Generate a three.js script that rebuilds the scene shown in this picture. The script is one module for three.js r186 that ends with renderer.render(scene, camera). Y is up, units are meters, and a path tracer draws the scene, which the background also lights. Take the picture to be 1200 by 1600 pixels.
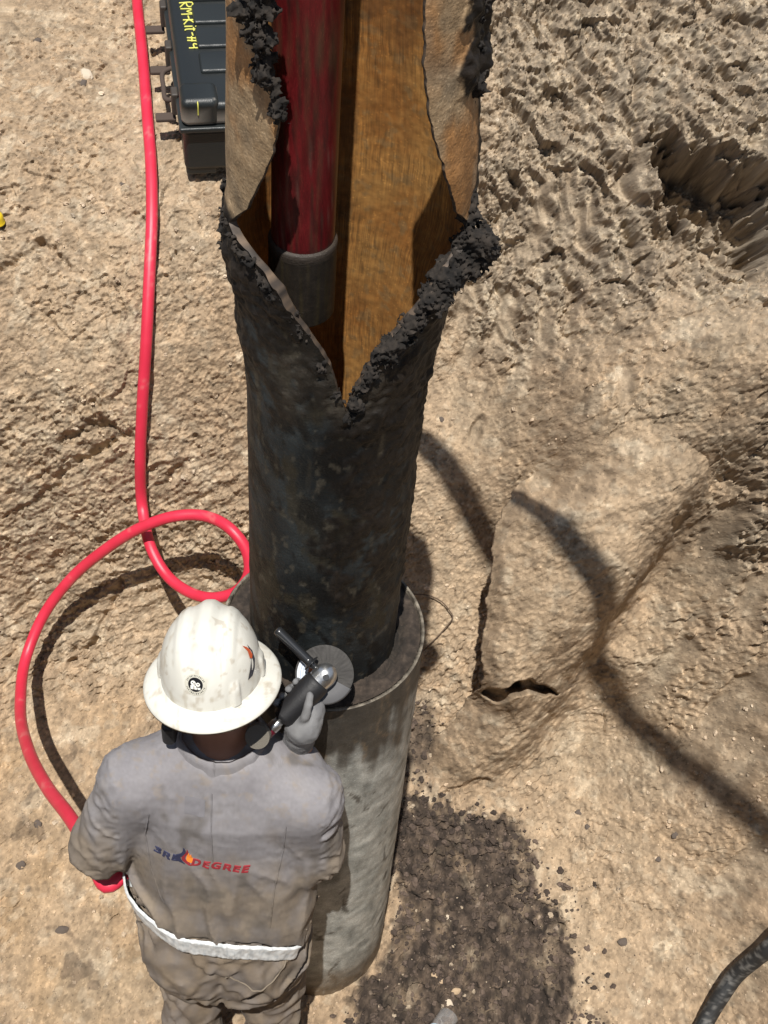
import * as THREE from 'three';
import { mergeGeometries, mergeVertices } from 'three/addons/utils/BufferGeometryUtils.js';
import { RoundedBoxGeometry } from 'three/addons/geometries/RoundedBoxGeometry.js';
import { FontLoader } from 'three/addons/loaders/FontLoader.js';

// ---------------------------------------------------------------- camera, sky, sun, exposure
// World: y up, metres. Origin on the pit floor at the axis of the well casing; the camera stands on the pit's edge.
const scene = new THREE.Scene();
const camera = new THREE.PerspectiveCamera(41.71, 768 / 1024, 0.05, 400);
camera.position.set(0.1174, 4.1349, 1.924);
camera.up.set(-0.0943, 0.6696, -0.7367);
camera.lookAt(0.1174, 4.1349 - 0.74, 1.924 - 0.6726);
const renderer = new THREE.WebGLRenderer({ antialias: true });
renderer.setSize(768, 1024);
renderer.toneMapping = THREE.LinearToneMapping;
renderer.toneMappingExposure = 1.25;
renderer.outputColorSpace = THREE.SRGBColorSpace;
renderer.shadowMap.enabled = true;
renderer.shadowMap.type = THREE.PCFSoftShadowMap;

const SKY_LEVEL = .30;
const SUN_DIR = new THREE.Vector3(-0.034, 0.937, 0.3482).normalize();
{ // clear hot midday sky: pale at the horizon, light blue overhead, a soft bright patch round the sun
  const W = 256, H = 128, d = new Float32Array(W * H * 4), v = new THREE.Vector3();
  for (let j = 0, q = 0; j < H; j++) for (let i = 0; i < W; i++, q += 4) {
    const th = (j + .5) / H * Math.PI - Math.PI / 2, ph = ((i + .5) / W - .5) * 2 * Math.PI, c = Math.cos(th);
    v.set(Math.cos(ph) * c, Math.sin(th), Math.sin(ph) * c);
    const k = Math.pow(Math.max(0, v.y), .55), g = Math.max(0, v.dot(SUN_DIR)), glow = .25 * Math.pow(g, 8) + .9 * Math.pow(g, 90), s = v.y < 0 ? .5 : 1;
    d[q] = SKY_LEVEL * s * (1.02 + (.50 - 1.02) * k + glow); d[q + 1] = SKY_LEVEL * s * (1.05 + (.66 - 1.05) * k + glow * .97); d[q + 2] = SKY_LEVEL * s * (1.08 + (.98 - 1.08) * k + glow * .9); d[q + 3] = 1;
  }
  const t = new THREE.DataTexture(d, W, H, THREE.RGBAFormat, THREE.FloatType); t.mapping = THREE.EquirectangularReflectionMapping; t.magFilter = THREE.LinearFilter; t.minFilter = THREE.LinearFilter; t.needsUpdate = true;
  scene.background = t; scene.environment = t;
}

const sun = new THREE.DirectionalLight(new THREE.Color(1, 0.955, 0.89), 4.6);
sun.name = 'sun';
sun.position.copy(SUN_DIR).multiplyScalar(12).add(new THREE.Vector3(0, 1, 0));
sun.target.position.set(0, 1, 0);
sun.castShadow = true;
sun.shadow.mapSize.set(4096, 4096);
sun.shadow.camera.left = -4; sun.shadow.camera.right = 4; sun.shadow.camera.top = 4; sun.shadow.camera.bottom = -4;
sun.shadow.camera.near = 0.5; sun.shadow.camera.far = 30;
scene.add(sun, sun.target);

// ---------------------------------------------------------------- helpers
const V = (x, y, z) => new THREE.Vector3(x, y, z);
const clamp = (x, a = 0, b = 1) => Math.min(b, Math.max(a, x));
const lerp = (a, b, t) => a + (b - a) * t;
const sstep = (a, b, x) => { const t = clamp((x - a) / (b - a)); return t * t * (3 - 2 * t); };
function rng(seed) { let a = seed >>> 0; return () => { a = (a + 0x6D2B79F5) | 0; let t = Math.imul(a ^ (a >>> 15), 1 | a); t = (t + Math.imul(t ^ (t >>> 7), 61 | t)) ^ t; return ((t ^ (t >>> 14)) >>> 0) / 4294967296; }; }
const PERM = new Uint8Array(512); { const r = rng(77), p = [...Array(256).keys()]; for (let i = 255; i > 0; i--) { const j = Math.floor(r() * (i + 1)); [p[i], p[j]] = [p[j], p[i]]; } for (let i = 0; i < 512; i++) PERM[i] = p[i & 255]; }
const fade = t => t * t * t * (t * (t * 6 - 15) + 10);
function g3(h, x, y, z) { const b = h & 15, u = b < 8 ? x : y, v = b < 4 ? y : b === 12 || b === 14 ? x : z; return ((b & 1) ? -u : u) + ((b & 2) ? -v : v); }
function noise3(x, y, z) {
  const X = Math.floor(x), Y = Math.floor(y), Z = Math.floor(z); x -= X; y -= Y; z -= Z;
  const xi = X & 255, yi = Y & 255, zi = Z & 255, u = fade(x), v = fade(y), w = fade(z);
  const A = PERM[xi] + yi, B = PERM[xi + 1] + yi, AA = PERM[A & 255] + zi, AB = PERM[(A + 1) & 255] + zi, BA = PERM[B & 255] + zi, BB = PERM[(B + 1) & 255] + zi;
  return lerp(lerp(lerp(g3(PERM[AA & 255], x, y, z), g3(PERM[BA & 255], x - 1, y, z), u), lerp(g3(PERM[AB & 255], x, y - 1, z), g3(PERM[BB & 255], x - 1, y - 1, z), u), v),
    lerp(lerp(g3(PERM[(AA + 1) & 255], x, y, z - 1), g3(PERM[(BA + 1) & 255], x - 1, y, z - 1), u), lerp(g3(PERM[(AB + 1) & 255], x, y - 1, z - 1), g3(PERM[(BB + 1) & 255], x - 1, y - 1, z - 1), u), v), w);
}
const G2 = []; for (let i = 0; i < 16; i++) G2.push([Math.cos(i * Math.PI / 8 + .2), Math.sin(i * Math.PI / 8 + .2)]);
function noise2(x, y, px = 256, py = px) {          // gradient noise, tileable with period px, py (whole numbers up to 256)
  const X = Math.floor(x), Y = Math.floor(y); x -= X; y -= Y;
  const x0 = ((X % px) + px) % px, x1 = (x0 + 1) % px, y0 = ((Y % py) + py) % py, y1 = (y0 + 1) % py, u = fade(x), v = fade(y);
  const g = (i, j, a, b) => { const q = G2[PERM[(PERM[i] + j) & 255] & 15]; return q[0] * a + q[1] * b; };
  return 1.4 * lerp(lerp(g(x0, y0, x, y), g(x1, y0, x - 1, y), u), lerp(g(x0, y1, x, y - 1), g(x1, y1, x - 1, y - 1), u), v);
}
function fbm2(x, y, o = 4, lac = 2.03, gain = .5) { let a = 1, s = 0, n = 0; for (let i = 0; i < o; i++) { s += a * noise2(x, y); n += a; a *= gain; x = x * lac + 13.7; y = y * lac + 5.1; } return s / n; }
function fbm3(x, y, z, o = 4) { let a = 1, s = 0, n = 0; for (let i = 0; i < o; i++) { s += a * noise3(x, y, z); n += a; a *= .5; x = x * 2.03 + 3.7; y = y * 2.03 + 1.1; z = z * 2.03 + 7.9; } return s / n; }
const ridge = v => 1 - Math.abs(v) * 2;
const hashf = (i, j, k) => PERM[(PERM[(PERM[i & 255] + j) & 255] + k) & 255] / 255;
// broken ground: every cell of a jittered grid is a chip with its own tilt and height; returns [height -1..1, distance to the joint]
const FO = [0, 0, 0];
function chips(x, y, k) {
  const X = Math.floor(x), Y = Math.floor(y); let d1 = 9, d2 = 9, bi = 0, bj = 0, bx = 0, by = 0;
  for (let j = -1; j <= 1; j++) for (let i = -1; i <= 1; i++) {
    const cx = X + i + hashf(X + i, Y + j, k), cy = Y + j + hashf(X + i, Y + j, k + 31), dx = x - cx, dy = y - cy, d = dx * dx + dy * dy;
    if (d < d1) { d2 = d1; d1 = d; bi = X + i; bj = Y + j; bx = dx; by = dy; } else if (d < d2) d2 = d;
  }
  FO[0] = (hashf(bi, bj, k + 7) - .5) + ((hashf(bi, bj, k + 11) - .5) * bx + (hashf(bi, bj, k + 17) - .5) * by) * 2.2;
  FO[1] = Math.sqrt(d2) - Math.sqrt(d1); FO[2] = hashf(bi, bj, k + 23);
  return FO;
}
// packed clods: the highest of many leaning cones, so lumps meet in sharp creases without steps
function clods(x, y, k) {
  const X = Math.floor(x), Y = Math.floor(y); let m = -9, r = 0;
  for (let j = -1; j <= 1; j++) for (let i = -1; i <= 1; i++) {
    const a = X + i, b = Y + j, dx = x - a - hashf(a, b, k), dy = y - b - hashf(a, b, k + 31), d = Math.sqrt(dx * dx + dy * dy);
    const v = .55 * hashf(a, b, k + 7) + 1.1 * ((hashf(a, b, k + 11) - .5) * dx + (hashf(a, b, k + 17) - .5) * dy) - .95 * d * Math.min(1, .35 + d); if (v > m) { m = v; r = hashf(a, b, k + 23); }
  }
  FO[0] = m; FO[2] = r; return m;
}
const segDist = (px, py, ax, ay, bx, by) => { const dx = bx - ax, dy = by - ay, t = clamp(((px - ax) * dx + (py - ay) * dy) / (dx * dx + dy * dy)); return [Math.hypot(px - ax - dx * t, py - ay - dy * t), t]; };
function polyDist(px, py, P) {                       // signed distance to a polygon, negative inside
  let d = 1e9, inside = false;
  for (let i = 0, j = P.length - 1; i < P.length; j = i++) {
    d = Math.min(d, segDist(px, py, P[i][0], P[i][1], P[j][0], P[j][1])[0]);
    if ((P[i][1] > py) !== (P[j][1] > py) && px < (P[j][0] - P[i][0]) * (py - P[i][1]) / (P[j][1] - P[i][1]) + P[i][0]) inside = !inside;
  }
  return inside ? -d : d;
}
const table = (T, x, c = 1) => { if (x <= T[0][0]) return T[0][c]; for (let i = 1; i < T.length; i++) if (x <= T[i][0]) return lerp(T[i - 1][c], T[i][c], (x - T[i - 1][0]) / (T[i][0] - T[i - 1][0])); return T[T.length - 1][c]; };
const stable = (T, x, c = 1) => { if (x <= T[0][0]) return T[0][c]; for (let i = 1; i < T.length; i++) if (x <= T[i][0]) return lerp(T[i - 1][c], T[i][c], sstep(0, 1, (x - T[i - 1][0]) / (T[i][0] - T[i - 1][0]))); return T[T.length - 1][c]; };
const mix3 = (a, b, t) => [lerp(a[0], b[0], t), lerp(a[1], b[1], t), lerp(a[2], b[2], t)];

function gridGeo(nu, nv, fn, closeU = false) {        // fn(i, j) -> {p:[x,y,z], uv:[u,v], c:[r,g,b]}
  const pos = [], uv = [], col = [], idx = [];
  for (let j = 0; j < nv; j++) for (let i = 0; i < nu; i++) { const q = fn(i, j); pos.push(...q.p); uv.push(...(q.uv || [0, 0])); col.push(...(q.c || [1, 1, 1])); }
  const w = closeU ? nu : nu - 1;
  for (let j = 0; j < nv - 1; j++) for (let i = 0; i < w; i++) { const a = j * nu + i, b = j * nu + (i + 1) % nu, c = a + nu, d = b + nu; idx.push(a, b, d, a, d, c); }
  const g = new THREE.BufferGeometry();
  g.setAttribute('position', new THREE.Float32BufferAttribute(pos, 3)); g.setAttribute('uv', new THREE.Float32BufferAttribute(uv, 2)); g.setAttribute('color', new THREE.Float32BufferAttribute(col, 3));
  g.setIndex(idx); g.computeVertexNormals(); return g;
}
// surface nets: mesh of the zero level of a distance function
function sdfGeo(f, mn, mx, cell, colour, uvf) {
  const n = [0, 1, 2].map(k => Math.ceil((mx[k] - mn[k]) / cell) + 1), [nx, ny, nz] = n, F = new Float32Array(nx * ny * nz);
  for (let k = 0, q = 0; k < nz; k++) for (let j = 0; j < ny; j++) for (let i = 0; i < nx; i++, q++) F[q] = f(mn[0] + i * cell, mn[1] + j * cell, mn[2] + k * cell);
  const id = new Int32Array(nx * ny * nz).fill(-1), pos = [], idx = [], at = (i, j, k) => i + nx * (j + ny * k);
  const C = [[0, 0, 0], [1, 0, 0], [0, 1, 0], [1, 1, 0], [0, 0, 1], [1, 0, 1], [0, 1, 1], [1, 1, 1]], E = [[0, 1], [2, 3], [4, 5], [6, 7], [0, 2], [1, 3], [4, 6], [5, 7], [0, 4], [1, 5], [2, 6], [3, 7]];
  for (let k = 0; k < nz - 1; k++) for (let j = 0; j < ny - 1; j++) for (let i = 0; i < nx - 1; i++) {
    const v = C.map(c => F[at(i + c[0], j + c[1], k + c[2])]); let neg = 0; for (const x of v) if (x < 0) neg++;
    if (!neg || neg === 8) continue;
    let x = 0, y = 0, z = 0, m = 0;
    for (const [a, b] of E) if ((v[a] < 0) !== (v[b] < 0)) { const t = v[a] / (v[a] - v[b]); x += lerp(C[a][0], C[b][0], t); y += lerp(C[a][1], C[b][1], t); z += lerp(C[a][2], C[b][2], t); m++; }
    id[at(i, j, k)] = pos.length / 3; pos.push(mn[0] + (i + x / m) * cell, mn[1] + (j + y / m) * cell, mn[2] + (k + z / m) * cell);
  }
  const quad = (a, b, c, d, flip) => { if (a < 0 || b < 0 || c < 0 || d < 0) return; flip ? idx.push(a, c, b, a, d, c) : idx.push(a, b, c, a, c, d); };
  for (let k = 1; k < nz - 1; k++) for (let j = 1; j < ny - 1; j++) for (let i = 1; i < nx - 1; i++) {
    const s = F[at(i, j, k)] < 0;
    if (s !== F[at(i + 1, j, k)] < 0) quad(id[at(i, j - 1, k - 1)], id[at(i, j, k - 1)], id[at(i, j, k)], id[at(i, j - 1, k)], !s);
    if (s !== F[at(i, j + 1, k)] < 0) quad(id[at(i - 1, j, k - 1)], id[at(i, j, k - 1)], id[at(i, j, k)], id[at(i - 1, j, k)], s);
    if (s !== F[at(i, j, k + 1)] < 0) quad(id[at(i - 1, j - 1, k)], id[at(i, j - 1, k)], id[at(i, j, k)], id[at(i - 1, j, k)], !s);
  }
  const g = new THREE.BufferGeometry(); g.setAttribute('position', new THREE.Float32BufferAttribute(pos, 3));
  const uv = [], col = [];
  for (let q = 0; q < pos.length; q += 3) { const [x, y, z] = [pos[q], pos[q + 1], pos[q + 2]]; uv.push(...(uvf ? uvf(x, y, z) : [x, y + z])); col.push(...(colour ? colour(x, y, z) : [1, 1, 1])); }
  g.setAttribute('uv', new THREE.Float32BufferAttribute(uv, 2)); g.setAttribute('color', new THREE.Float32BufferAttribute(col, 3));
  g.setIndex(idx); g.computeVertexNormals(); return g;
}
const smin = (a, b, k) => { const h = Math.max(k - Math.abs(a - b), 0) / k; return Math.min(a, b) - h * h * k * .25; };
const capsule = (x, y, z, a, b, ra, rb) => { const dx = b[0] - a[0], dy = b[1] - a[1], dz = b[2] - a[2], t = clamp(((x - a[0]) * dx + (y - a[1]) * dy + (z - a[2]) * dz) / (dx * dx + dy * dy + dz * dz)); return Math.hypot(x - a[0] - dx * t, y - a[1] - dy * t, z - a[2] - dz * t) - lerp(ra, rb, t); };
const ellipsoid = (x, y, z, c, r) => { const k = Math.hypot((x - c[0]) / r[0], (y - c[1]) / r[1], (z - c[2]) / r[2]); return (k - 1) * Math.min(r[0], r[1], r[2]); };

const used = {};
const numbered = n => { used[n] = (used[n] ?? -1) + 1; return used[n] ? n + '_' + String(used[n]).padStart(3, '0') : n; };
function mesh(name, geo, mat, parent) { const m = new THREE.Mesh(geo, mat); m.name = parent && parent !== scene ? name : numbered(name); m.castShadow = m.receiveShadow = true; (parent || scene).add(m); return m; }
function tag(o, label, category, group) { o.userData.label = label; o.userData.category = category; if (group) o.userData.group = group; return o; }
function thing(name, label, category, p = [0, 0, 0], group) { const g = new THREE.Group(); g.name = numbered(name); g.position.set(...p); scene.add(g); return tag(g, label, category, group); }
function tube(pts, r, seg = 200, rad = 14, closed = false) { return new THREE.TubeGeometry(new THREE.CatmullRomCurve3(pts.map(p => V(...p)), closed, 'centripetal'), seg, r, rad, closed); }
function dataTex(size, fn, srgb, rep = 1) {            // fn(u, v) in 0..1 -> value or [r,g,b], 0..1
  const d = new Uint8Array(size * size * 4);
  for (let j = 0, q = 0; j < size; j++) for (let i = 0; i < size; i++, q += 4) { const c = fn(i / size, j / size); if (typeof c === 'number') d[q] = d[q + 1] = d[q + 2] = clamp(c) * 255; else { d[q] = clamp(c[0]) * 255; d[q + 1] = clamp(c[1]) * 255; d[q + 2] = clamp(c[2]) * 255; } d[q + 3] = 255; }
  const t = new THREE.DataTexture(d, size, size); t.wrapS = t.wrapT = THREE.RepeatWrapping; t.magFilter = THREE.LinearFilter; t.minFilter = THREE.LinearMipmapLinearFilter; t.generateMipmaps = true;
  if (srgb) t.colorSpace = THREE.SRGBColorSpace; t.repeat.set(rep, rep); t.needsUpdate = true; return t;
}
function tfbm(u, v, f, o = 4) { let a = 1, s = 0, n = 0; for (let i = 0; i < o; i++) { s += a * noise2(u * f, v * f, Math.min(f, 256)); n += a; a *= .55; f *= 2; } return s / n; }
function tcell(u, v, f, k) {                           // tileable cells: [distance to centre, random of the cell]
  const x = u * f, y = v * f, X = Math.floor(x), Y = Math.floor(y); let d1 = 9, r = 0;
  for (let j = -1; j <= 1; j++) for (let i = -1; i <= 1; i++) { const a = ((X + i) % f + f) % f, b = ((Y + j) % f + f) % f, cx = X + i + hashf(a, b, k), cy = Y + j + hashf(a, b, k + 9), d = Math.hypot(x - cx, y - cy); if (d < d1) { d1 = d; r = hashf(a, b, k + 19); } }
  return [d1, r];
}
// ---------------------------------------------------------------- textures (surface grain only; all are sized in metres by the uv)
const soilBump = dataTex(1024, (u, v) => { const p = tcell(u, v, 48, 3), q = tcell(u, v, 110, 5); return .42 + .32 * tfbm(u, v, 16, 5) + .2 * (p[1] > .72 ? Math.max(0, .5 - p[0]) * 1.6 : 0) + .12 * (q[1] > .6 ? Math.max(0, .5 - q[0]) * 1.6 : 0); }, false, 1 / .55);
const soilMap = dataTex(1024, (u, v) => { const p = tcell(u, v, 48, 3), q = tcell(u, v, 110, 5), g = .84 + .2 * tfbm(u, v, 12, 7) + (p[1] > .95 && p[0] < .3 ? .08 : 0) + (q[1] > .93 && q[0] < .36 ? .09 : 0) - (q[1] < .04 && q[0] < .36 ? .16 : 0); return [g, g * .985, g * .955]; }, true, 1 / .55);
const gritBump = dataTex(1024, (u, v) => .5 + .4 * tfbm(u, v, 12, 6) + .12 * tfbm(v + .3, u, 64, 2), false, 1 / .4);
const gritMap = dataTex(1024, (u, v) => { const q = tcell(u, v, 100, 8), g = .8 + .26 * tfbm(u, v, 10, 7) + .1 * tfbm(v, u + .4, 80, 2) + (q[1] > .94 && q[0] < .3 ? .2 : 0); return [g, g * .99, g * .97]; }, true, 1 / .4);
const streakMap = dataTex(1024, (u, v) => { const s = noise2(u * 64 + 1.5 * noise2(u * 7, v * 7, 7), v * 2, 64, 2) * .45 + noise2(u * 150 + .8 * noise2(u * 16, v * 16, 16), v * 4, 150, 4) * .5 + noise2(u * 250, v * 7, 250, 7) * .35, f = tfbm(u, v, 20, 3), q = tcell(u, v, 70, 21), w = clamp(.55 + 1.3 * tfbm(u, v, 3, 3)), g = .76 + .36 * s * w + .14 * f + (q[1] > .9 && q[0] < .32 ? .1 : 0); return [g, g * .93 + .02, g * .82 + .03]; }, true, 1 / .4);
const gritRough = dataTex(512, (u, v) => .62 + .38 * tfbm(u, v, 10, 5), false, 1 / .5);
const weaveBump = dataTex(256, (u, v) => .5 + .25 * Math.sin((u * 40 + v * 40) * Math.PI * 2) + .2 * noise2(u * 80, v * 80, 80), false, 1 / .06);
const rustBump = dataTex(1024, (u, v) => .5 + .3 * tfbm(u, v, 20, 5) + .25 * noise2(u * 90, v * 6, 90, 6), false, 1 / .4);

const std = (o) => new THREE.MeshStandardMaterial(o), phy = (o) => new THREE.MeshPhysicalMaterial(o);
const rgb = (r, g, b) => new THREE.Color().setRGB(r, g, b);

const SURVEY=[ [-1.196,-0.332,0.505],[-1.333,0.038,0.236],[-1.436,0.387,0.054],[-1.503,0.677,-0.048],[-1.527,0.885,-0.061],[-1.494,1.102,0.079],[-1.447,1.404,0.278],[-1.443,1.687,0.358],[-1.464,1.969,0.372],[-1.566,2.387,0.208],[-1.762,2.911,-0.173],[-0.848,-0.328,0.434],[-0.977,0.034,0.104],[-1.088,0.378,-0.168],[-1.159,0.677,-0.318],[-1.176,0.9,-0.305],[-1.149,1.13,-0.135],[-1.12,1.343,0.036],[-1.106,1.543,0.152],[-1.105,1.736,0.22],[-1.127,2.027,0.239],[-1.167,2.281,0.184],[-1.209,2.454,0.094],[-1.376,2.999,-0.307],[-1.649,3.865,-0.972],[-2.205,5.615,-2.333],[-0.572,-0.309,0.416],[-0.678,0.056,0.084],[-0.773,0.401,-0.202],[-0.839,0.7,-0.38],[-0.861,0.925,-0.381],[-0.852,1.155,-0.239],[-0.834,1.373,-0.058],[-0.823,1.575,0.082],[-0.821,1.768,0.177],[-0.845,2.062,0.193],[-0.878,2.316,0.152],[-0.914,2.492,0.059],[-1.055,3.046,-0.349],[-1.285,3.928,-1.03],[-0.242,-0.354,0.457],[-0.303,-0.073,0.202],[-0.373,0.248,-0.09],[-0.41,0.428,-0.24],[-0.464,0.73,-0.433],[-0.485,0.957,-0.424],[-0.486,1.189,-0.27],[-0.484,1.407,-0.103],[-0.491,1.612,-0.006],[-0.495,1.808,0.1],[-0.515,2.1,0.159],[-0.545,2.357,0.114],[-0.575,2.535,0.02],[-0.684,3.1,-0.398],[-0.863,4.002,-1.097],[0.062,-0.422,0.451],[0.031,-0.224,0.244],[-0.003,-0.006,0.006],[-0.063,0.454,-0.277],[-0.099,0.771,-0.376],[-0.118,0.998,-0.34],[-0.133,1.224,-0.234],[-0.147,1.439,-0.119],[-0.173,1.751,-0.051],[-0.203,2.145,0.077],[-0.228,2.4,0.062],[-0.248,2.572,0],[-0.324,3.136,-0.405],[-0.439,3.988,-0.99],[0.476,-0.416,0.378],[0.466,-0.212,0.166],[0.455,-0.021,0.019],[0.436,0.297,-0.203],[0.414,0.599,-0.342],[0.391,0.824,-0.317],[0.368,1.049,-0.277],[0.344,1.269,-0.208],[0.308,1.588,-0.092],[0.289,1.802,-0.124],[0.267,2.006,-0.066],[0.246,2.203,-0.002],[0.204,2.583,0.112],[0.167,3.009,0.049],[0.119,3.586,-0.084],[0.857,-0.39,0.355],[0.864,-0.177,0.161],[0.867,0.016,0.012],[0.858,0.352,-0.144],[0.849,0.573,-0.223],[0.79,1.097,-0.159],[0.737,1.416,-0.003],[0.67,1.601,0.342],[0.658,1.695,0.365],[0.652,1.791,0.345],[0.645,1.995,0.254],[0.635,2.204,0.186],[0.591,2.58,0.25],[0.563,3.003,0.162],[0.534,3.596,-0.025],[1.065,0.012,0.07],[1.041,0.497,-0.047],[1.026,0.801,-0.12],[0.819,1.718,0.506],[0.808,1.866,0.493],[0.799,2.078,0.436],[0.786,2.313,0.384],[0.768,2.566,0.357],[0.755,2.767,0.323],[0.746,2.982,0.262],[1.215,-0.323,0.428],[1.236,-0.105,0.257],[1.237,0.246,0.114],[1.209,0.547,0.111],[1.171,0.949,0.11],[1.118,1.254,0.212],[0.98,1.707,0.61],[0.952,1.878,0.658],[0.973,2.125,0.474],[0.964,2.319,0.433],[0.946,2.568,0.409],[0.935,2.766,0.378],[0.928,2.977,0.321],[0.962,3.67,-0.093],[1.388,-0.04,0.388],[1.385,0.221,0.313],[1.372,0.516,0.26],[1.325,0.89,0.299],[1.262,1.276,0.394],[1.201,1.496,0.532],[1.129,1.714,0.712],[1.089,1.875,0.796],[1.131,2.123,0.571],[1.125,2.273,0.542],[1.108,2.474,0.535],[1.099,2.749,0.474],[1.094,2.954,0.423],[1.548,-0.044,0.784],[1.59,0.238,0.595],[1.544,0.771,0.583],[1.474,1.308,0.636],[1.33,1.802,0.902],[1.277,2.288,0.92],[1.335,2.909,0.599],[1.505,3.837,-0.109],[0.592,1.799,0.202],[0.727,1.786,0.471],[0.739,1.677,0.463],[0.93,1.635,0.541],[1.08,1.533,0.417],[1.071,1.644,0.628],[0.602,1.623,0.173],[0.762,0.57,-0.194],[0.914,0.938,-0.042],[1.057,1.284,0.117],[1.095,1.553,0.426] ];
const BUTTRESS=[ [0.587,1.522,0.481],[0.475,1.391,0.384],[0.475,1.237,0.335],[0.481,1.119,0.28],[0.477,0.997,0.229],[0.493,0.873,0.179],[0.551,0.815,0.151],[0.586,1.475,0.497],[0.591,1.308,0.433],[0.616,1.119,0.375],[0.693,1.224,0.428],[0.681,1.317,0.451],[0.758,1.418,0.495],[0.673,1.106,0.387],[0.799,1.254,0.455],[0.909,1.395,0.489],[1.015,1.524,0.533],[0.524,0.403,-0.205],[0.756,0.571,-0.182],[0.914,0.938,-0.042],[1.057,1.284,0.117],[1.116,1.557,0.341],[0.406,0.405,-0.247],[0.334,0.471,-0.266],[0.388,0.582,-0.232],[0.442,0.674,-0.167],[0.482,0.765,-0.087],[0.561,0.664,-0.036],[0.494,0.573,-0.156],[0.631,0.743,0.027],[0.675,0.84,0.101],[0.819,1.718,0.506],[0.737,1.657,0.481],[0.928,1.615,0.559],[0.833,1.535,0.524] ];
const BUTTRESS_OUTLINE=[ [0.586,1.535],[0.494,1.449],[0.456,1.37],[0.456,1.254],[0.462,1.136],[0.457,1.024],[0.467,0.888],[0.473,0.777],[0.423,0.692],[0.358,0.588],[0.324,0.458],[0.407,0.389],[0.558,0.39],[0.762,0.566],[0.92,0.936],[1.064,1.282],[1.122,1.558],[1.084,1.674],[0.818,1.737],[0.717,1.683],[0.642,1.592] ];
const HOLLOW=[ [0.758,2.576],[0.879,2.504],[1.036,2.457],[1.142,2.411],[1.176,2.185],[1.084,2.094],[0.992,2.197],[0.82,2.322] ];
const TOOTH_MARKS=[ [[0.53,2.388],[0.486,2.132],0.045],[[0.642,2.35],[0.629,2.164],0.04],[[0.343,2.11],[0.277,1.915],0.045],[[0.462,2.082],[0.417,1.858],0.04],[[0.563,2.025],[0.545,1.803],0.04],[[0.407,1.68],[0.383,1.573],0.03],[[1.286,0.928],[1.179,0.686],0.06],[[1.249,1.264],[1.213,1.065],0.05],[[1.154,1.3],[1.109,1.17],0.05],[[1.187,0.679],[1.11,0.517],0.05],[[0.784,1.817],[0.76,1.705],0.04],[[0.755,2.393],[0.755,2.626],0.05],[[1.386,0.167],[1.29,-0.025],0.06],[[0.357,1.95],[0.289,1.802],0.04],[[1.315,0.968],[1.064,0.421],0.07],[[1.321,0.765],[1.158,0.365],0.06],[[1.108,1.022],[0.959,0.701],0.055],[[1.378,0.44],[1.226,0.109],0.06],[[1.132,1.453],[1.084,1.186],0.05],[[0.593,2.392],[0.582,2.208],0.035] ];
const CRACKS=[ [[0.727,2.79],[0.75,2.567],[0.735,2.433],[0.771,2.221],[0.799,2.119]],[[0.407,0.401],[0.553,0.484]],[[0.671,2.477],[0.745,2.318]],[[-1.122,1.987],[-1.021,2.081],[-0.917,2.013]],[[-0.943,1.483],[-0.804,1.557],[-0.718,1.507]],[[-1.016,1.292],[-0.889,1.428],[-0.767,1.501]],[[-0.953,0.713],[-0.854,0.81],[-0.785,1.036]],[[-0.631,1.372],[-0.568,1.44]],[[0.278,0.115],[0.408,0.076]],[[0.585,2.168],[0.643,2.058],[0.623,1.957]] ];
const SLIT=[ [0.512,0.813],[0.583,0.848],[0.718,0.834] ];
const DARK_SOIL=[ [0.242,0.315],[0.297,0.399],[0.409,0.368],[0.562,0.348],[0.693,0.29],[0.762,0.164],[0.789,0.059],[0.847,-0.053],[0.875,-0.145],[0.823,-0.255],[0.355,-0.329],[0.194,-0.278],[0.141,-0.167],[0.253,-0.071],[0.293,0.064] ];

// ---------------------------------------------------------------- the pit: one sheet, laid over a plane that leans 42 degrees (s across, t up the slope, n out of it)
function thinPlate(P, reg) {
  const n = P.length, m = n + 3, A = [], phi = r => r > 0 ? r * r * Math.log(r) : 0;
  for (let i = 0; i < m; i++) { A.push(new Float64Array(m + 1)); }
  for (let i = 0; i < n; i++) { for (let j = 0; j < n; j++) A[i][j] = phi(Math.hypot(P[i][0] - P[j][0], P[i][1] - P[j][1])) + (i === j ? reg : 0); A[i][n] = A[n][i] = 1; A[i][n + 1] = A[n + 1][i] = P[i][0]; A[i][n + 2] = A[n + 2][i] = P[i][1]; A[i][m] = P[i][2]; }
  for (let c = 0; c < m; c++) { let p = c; for (let r = c + 1; r < m; r++) if (Math.abs(A[r][c]) > Math.abs(A[p][c])) p = r; [A[c], A[p]] = [A[p], A[c]]; for (let r = 0; r < m; r++) if (r !== c) { const f = A[r][c] / A[c][c]; if (f) for (let k = c; k <= m; k++) A[r][k] -= f * A[c][k]; } }
  const w = A.map((r, i) => r[m] / r[i]);
  return (x, y) => { let s = w[n] + w[n + 1] * x + w[n + 2] * y; for (let i = 0; i < n; i++) s += w[i] * phi(Math.hypot(x - P[i][0], y - P[i][1])); return s; };
}
const exactBase = thinPlate(SURVEY, .0004), exactButt = thinPlate(BUTTRESS, .0005);
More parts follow.
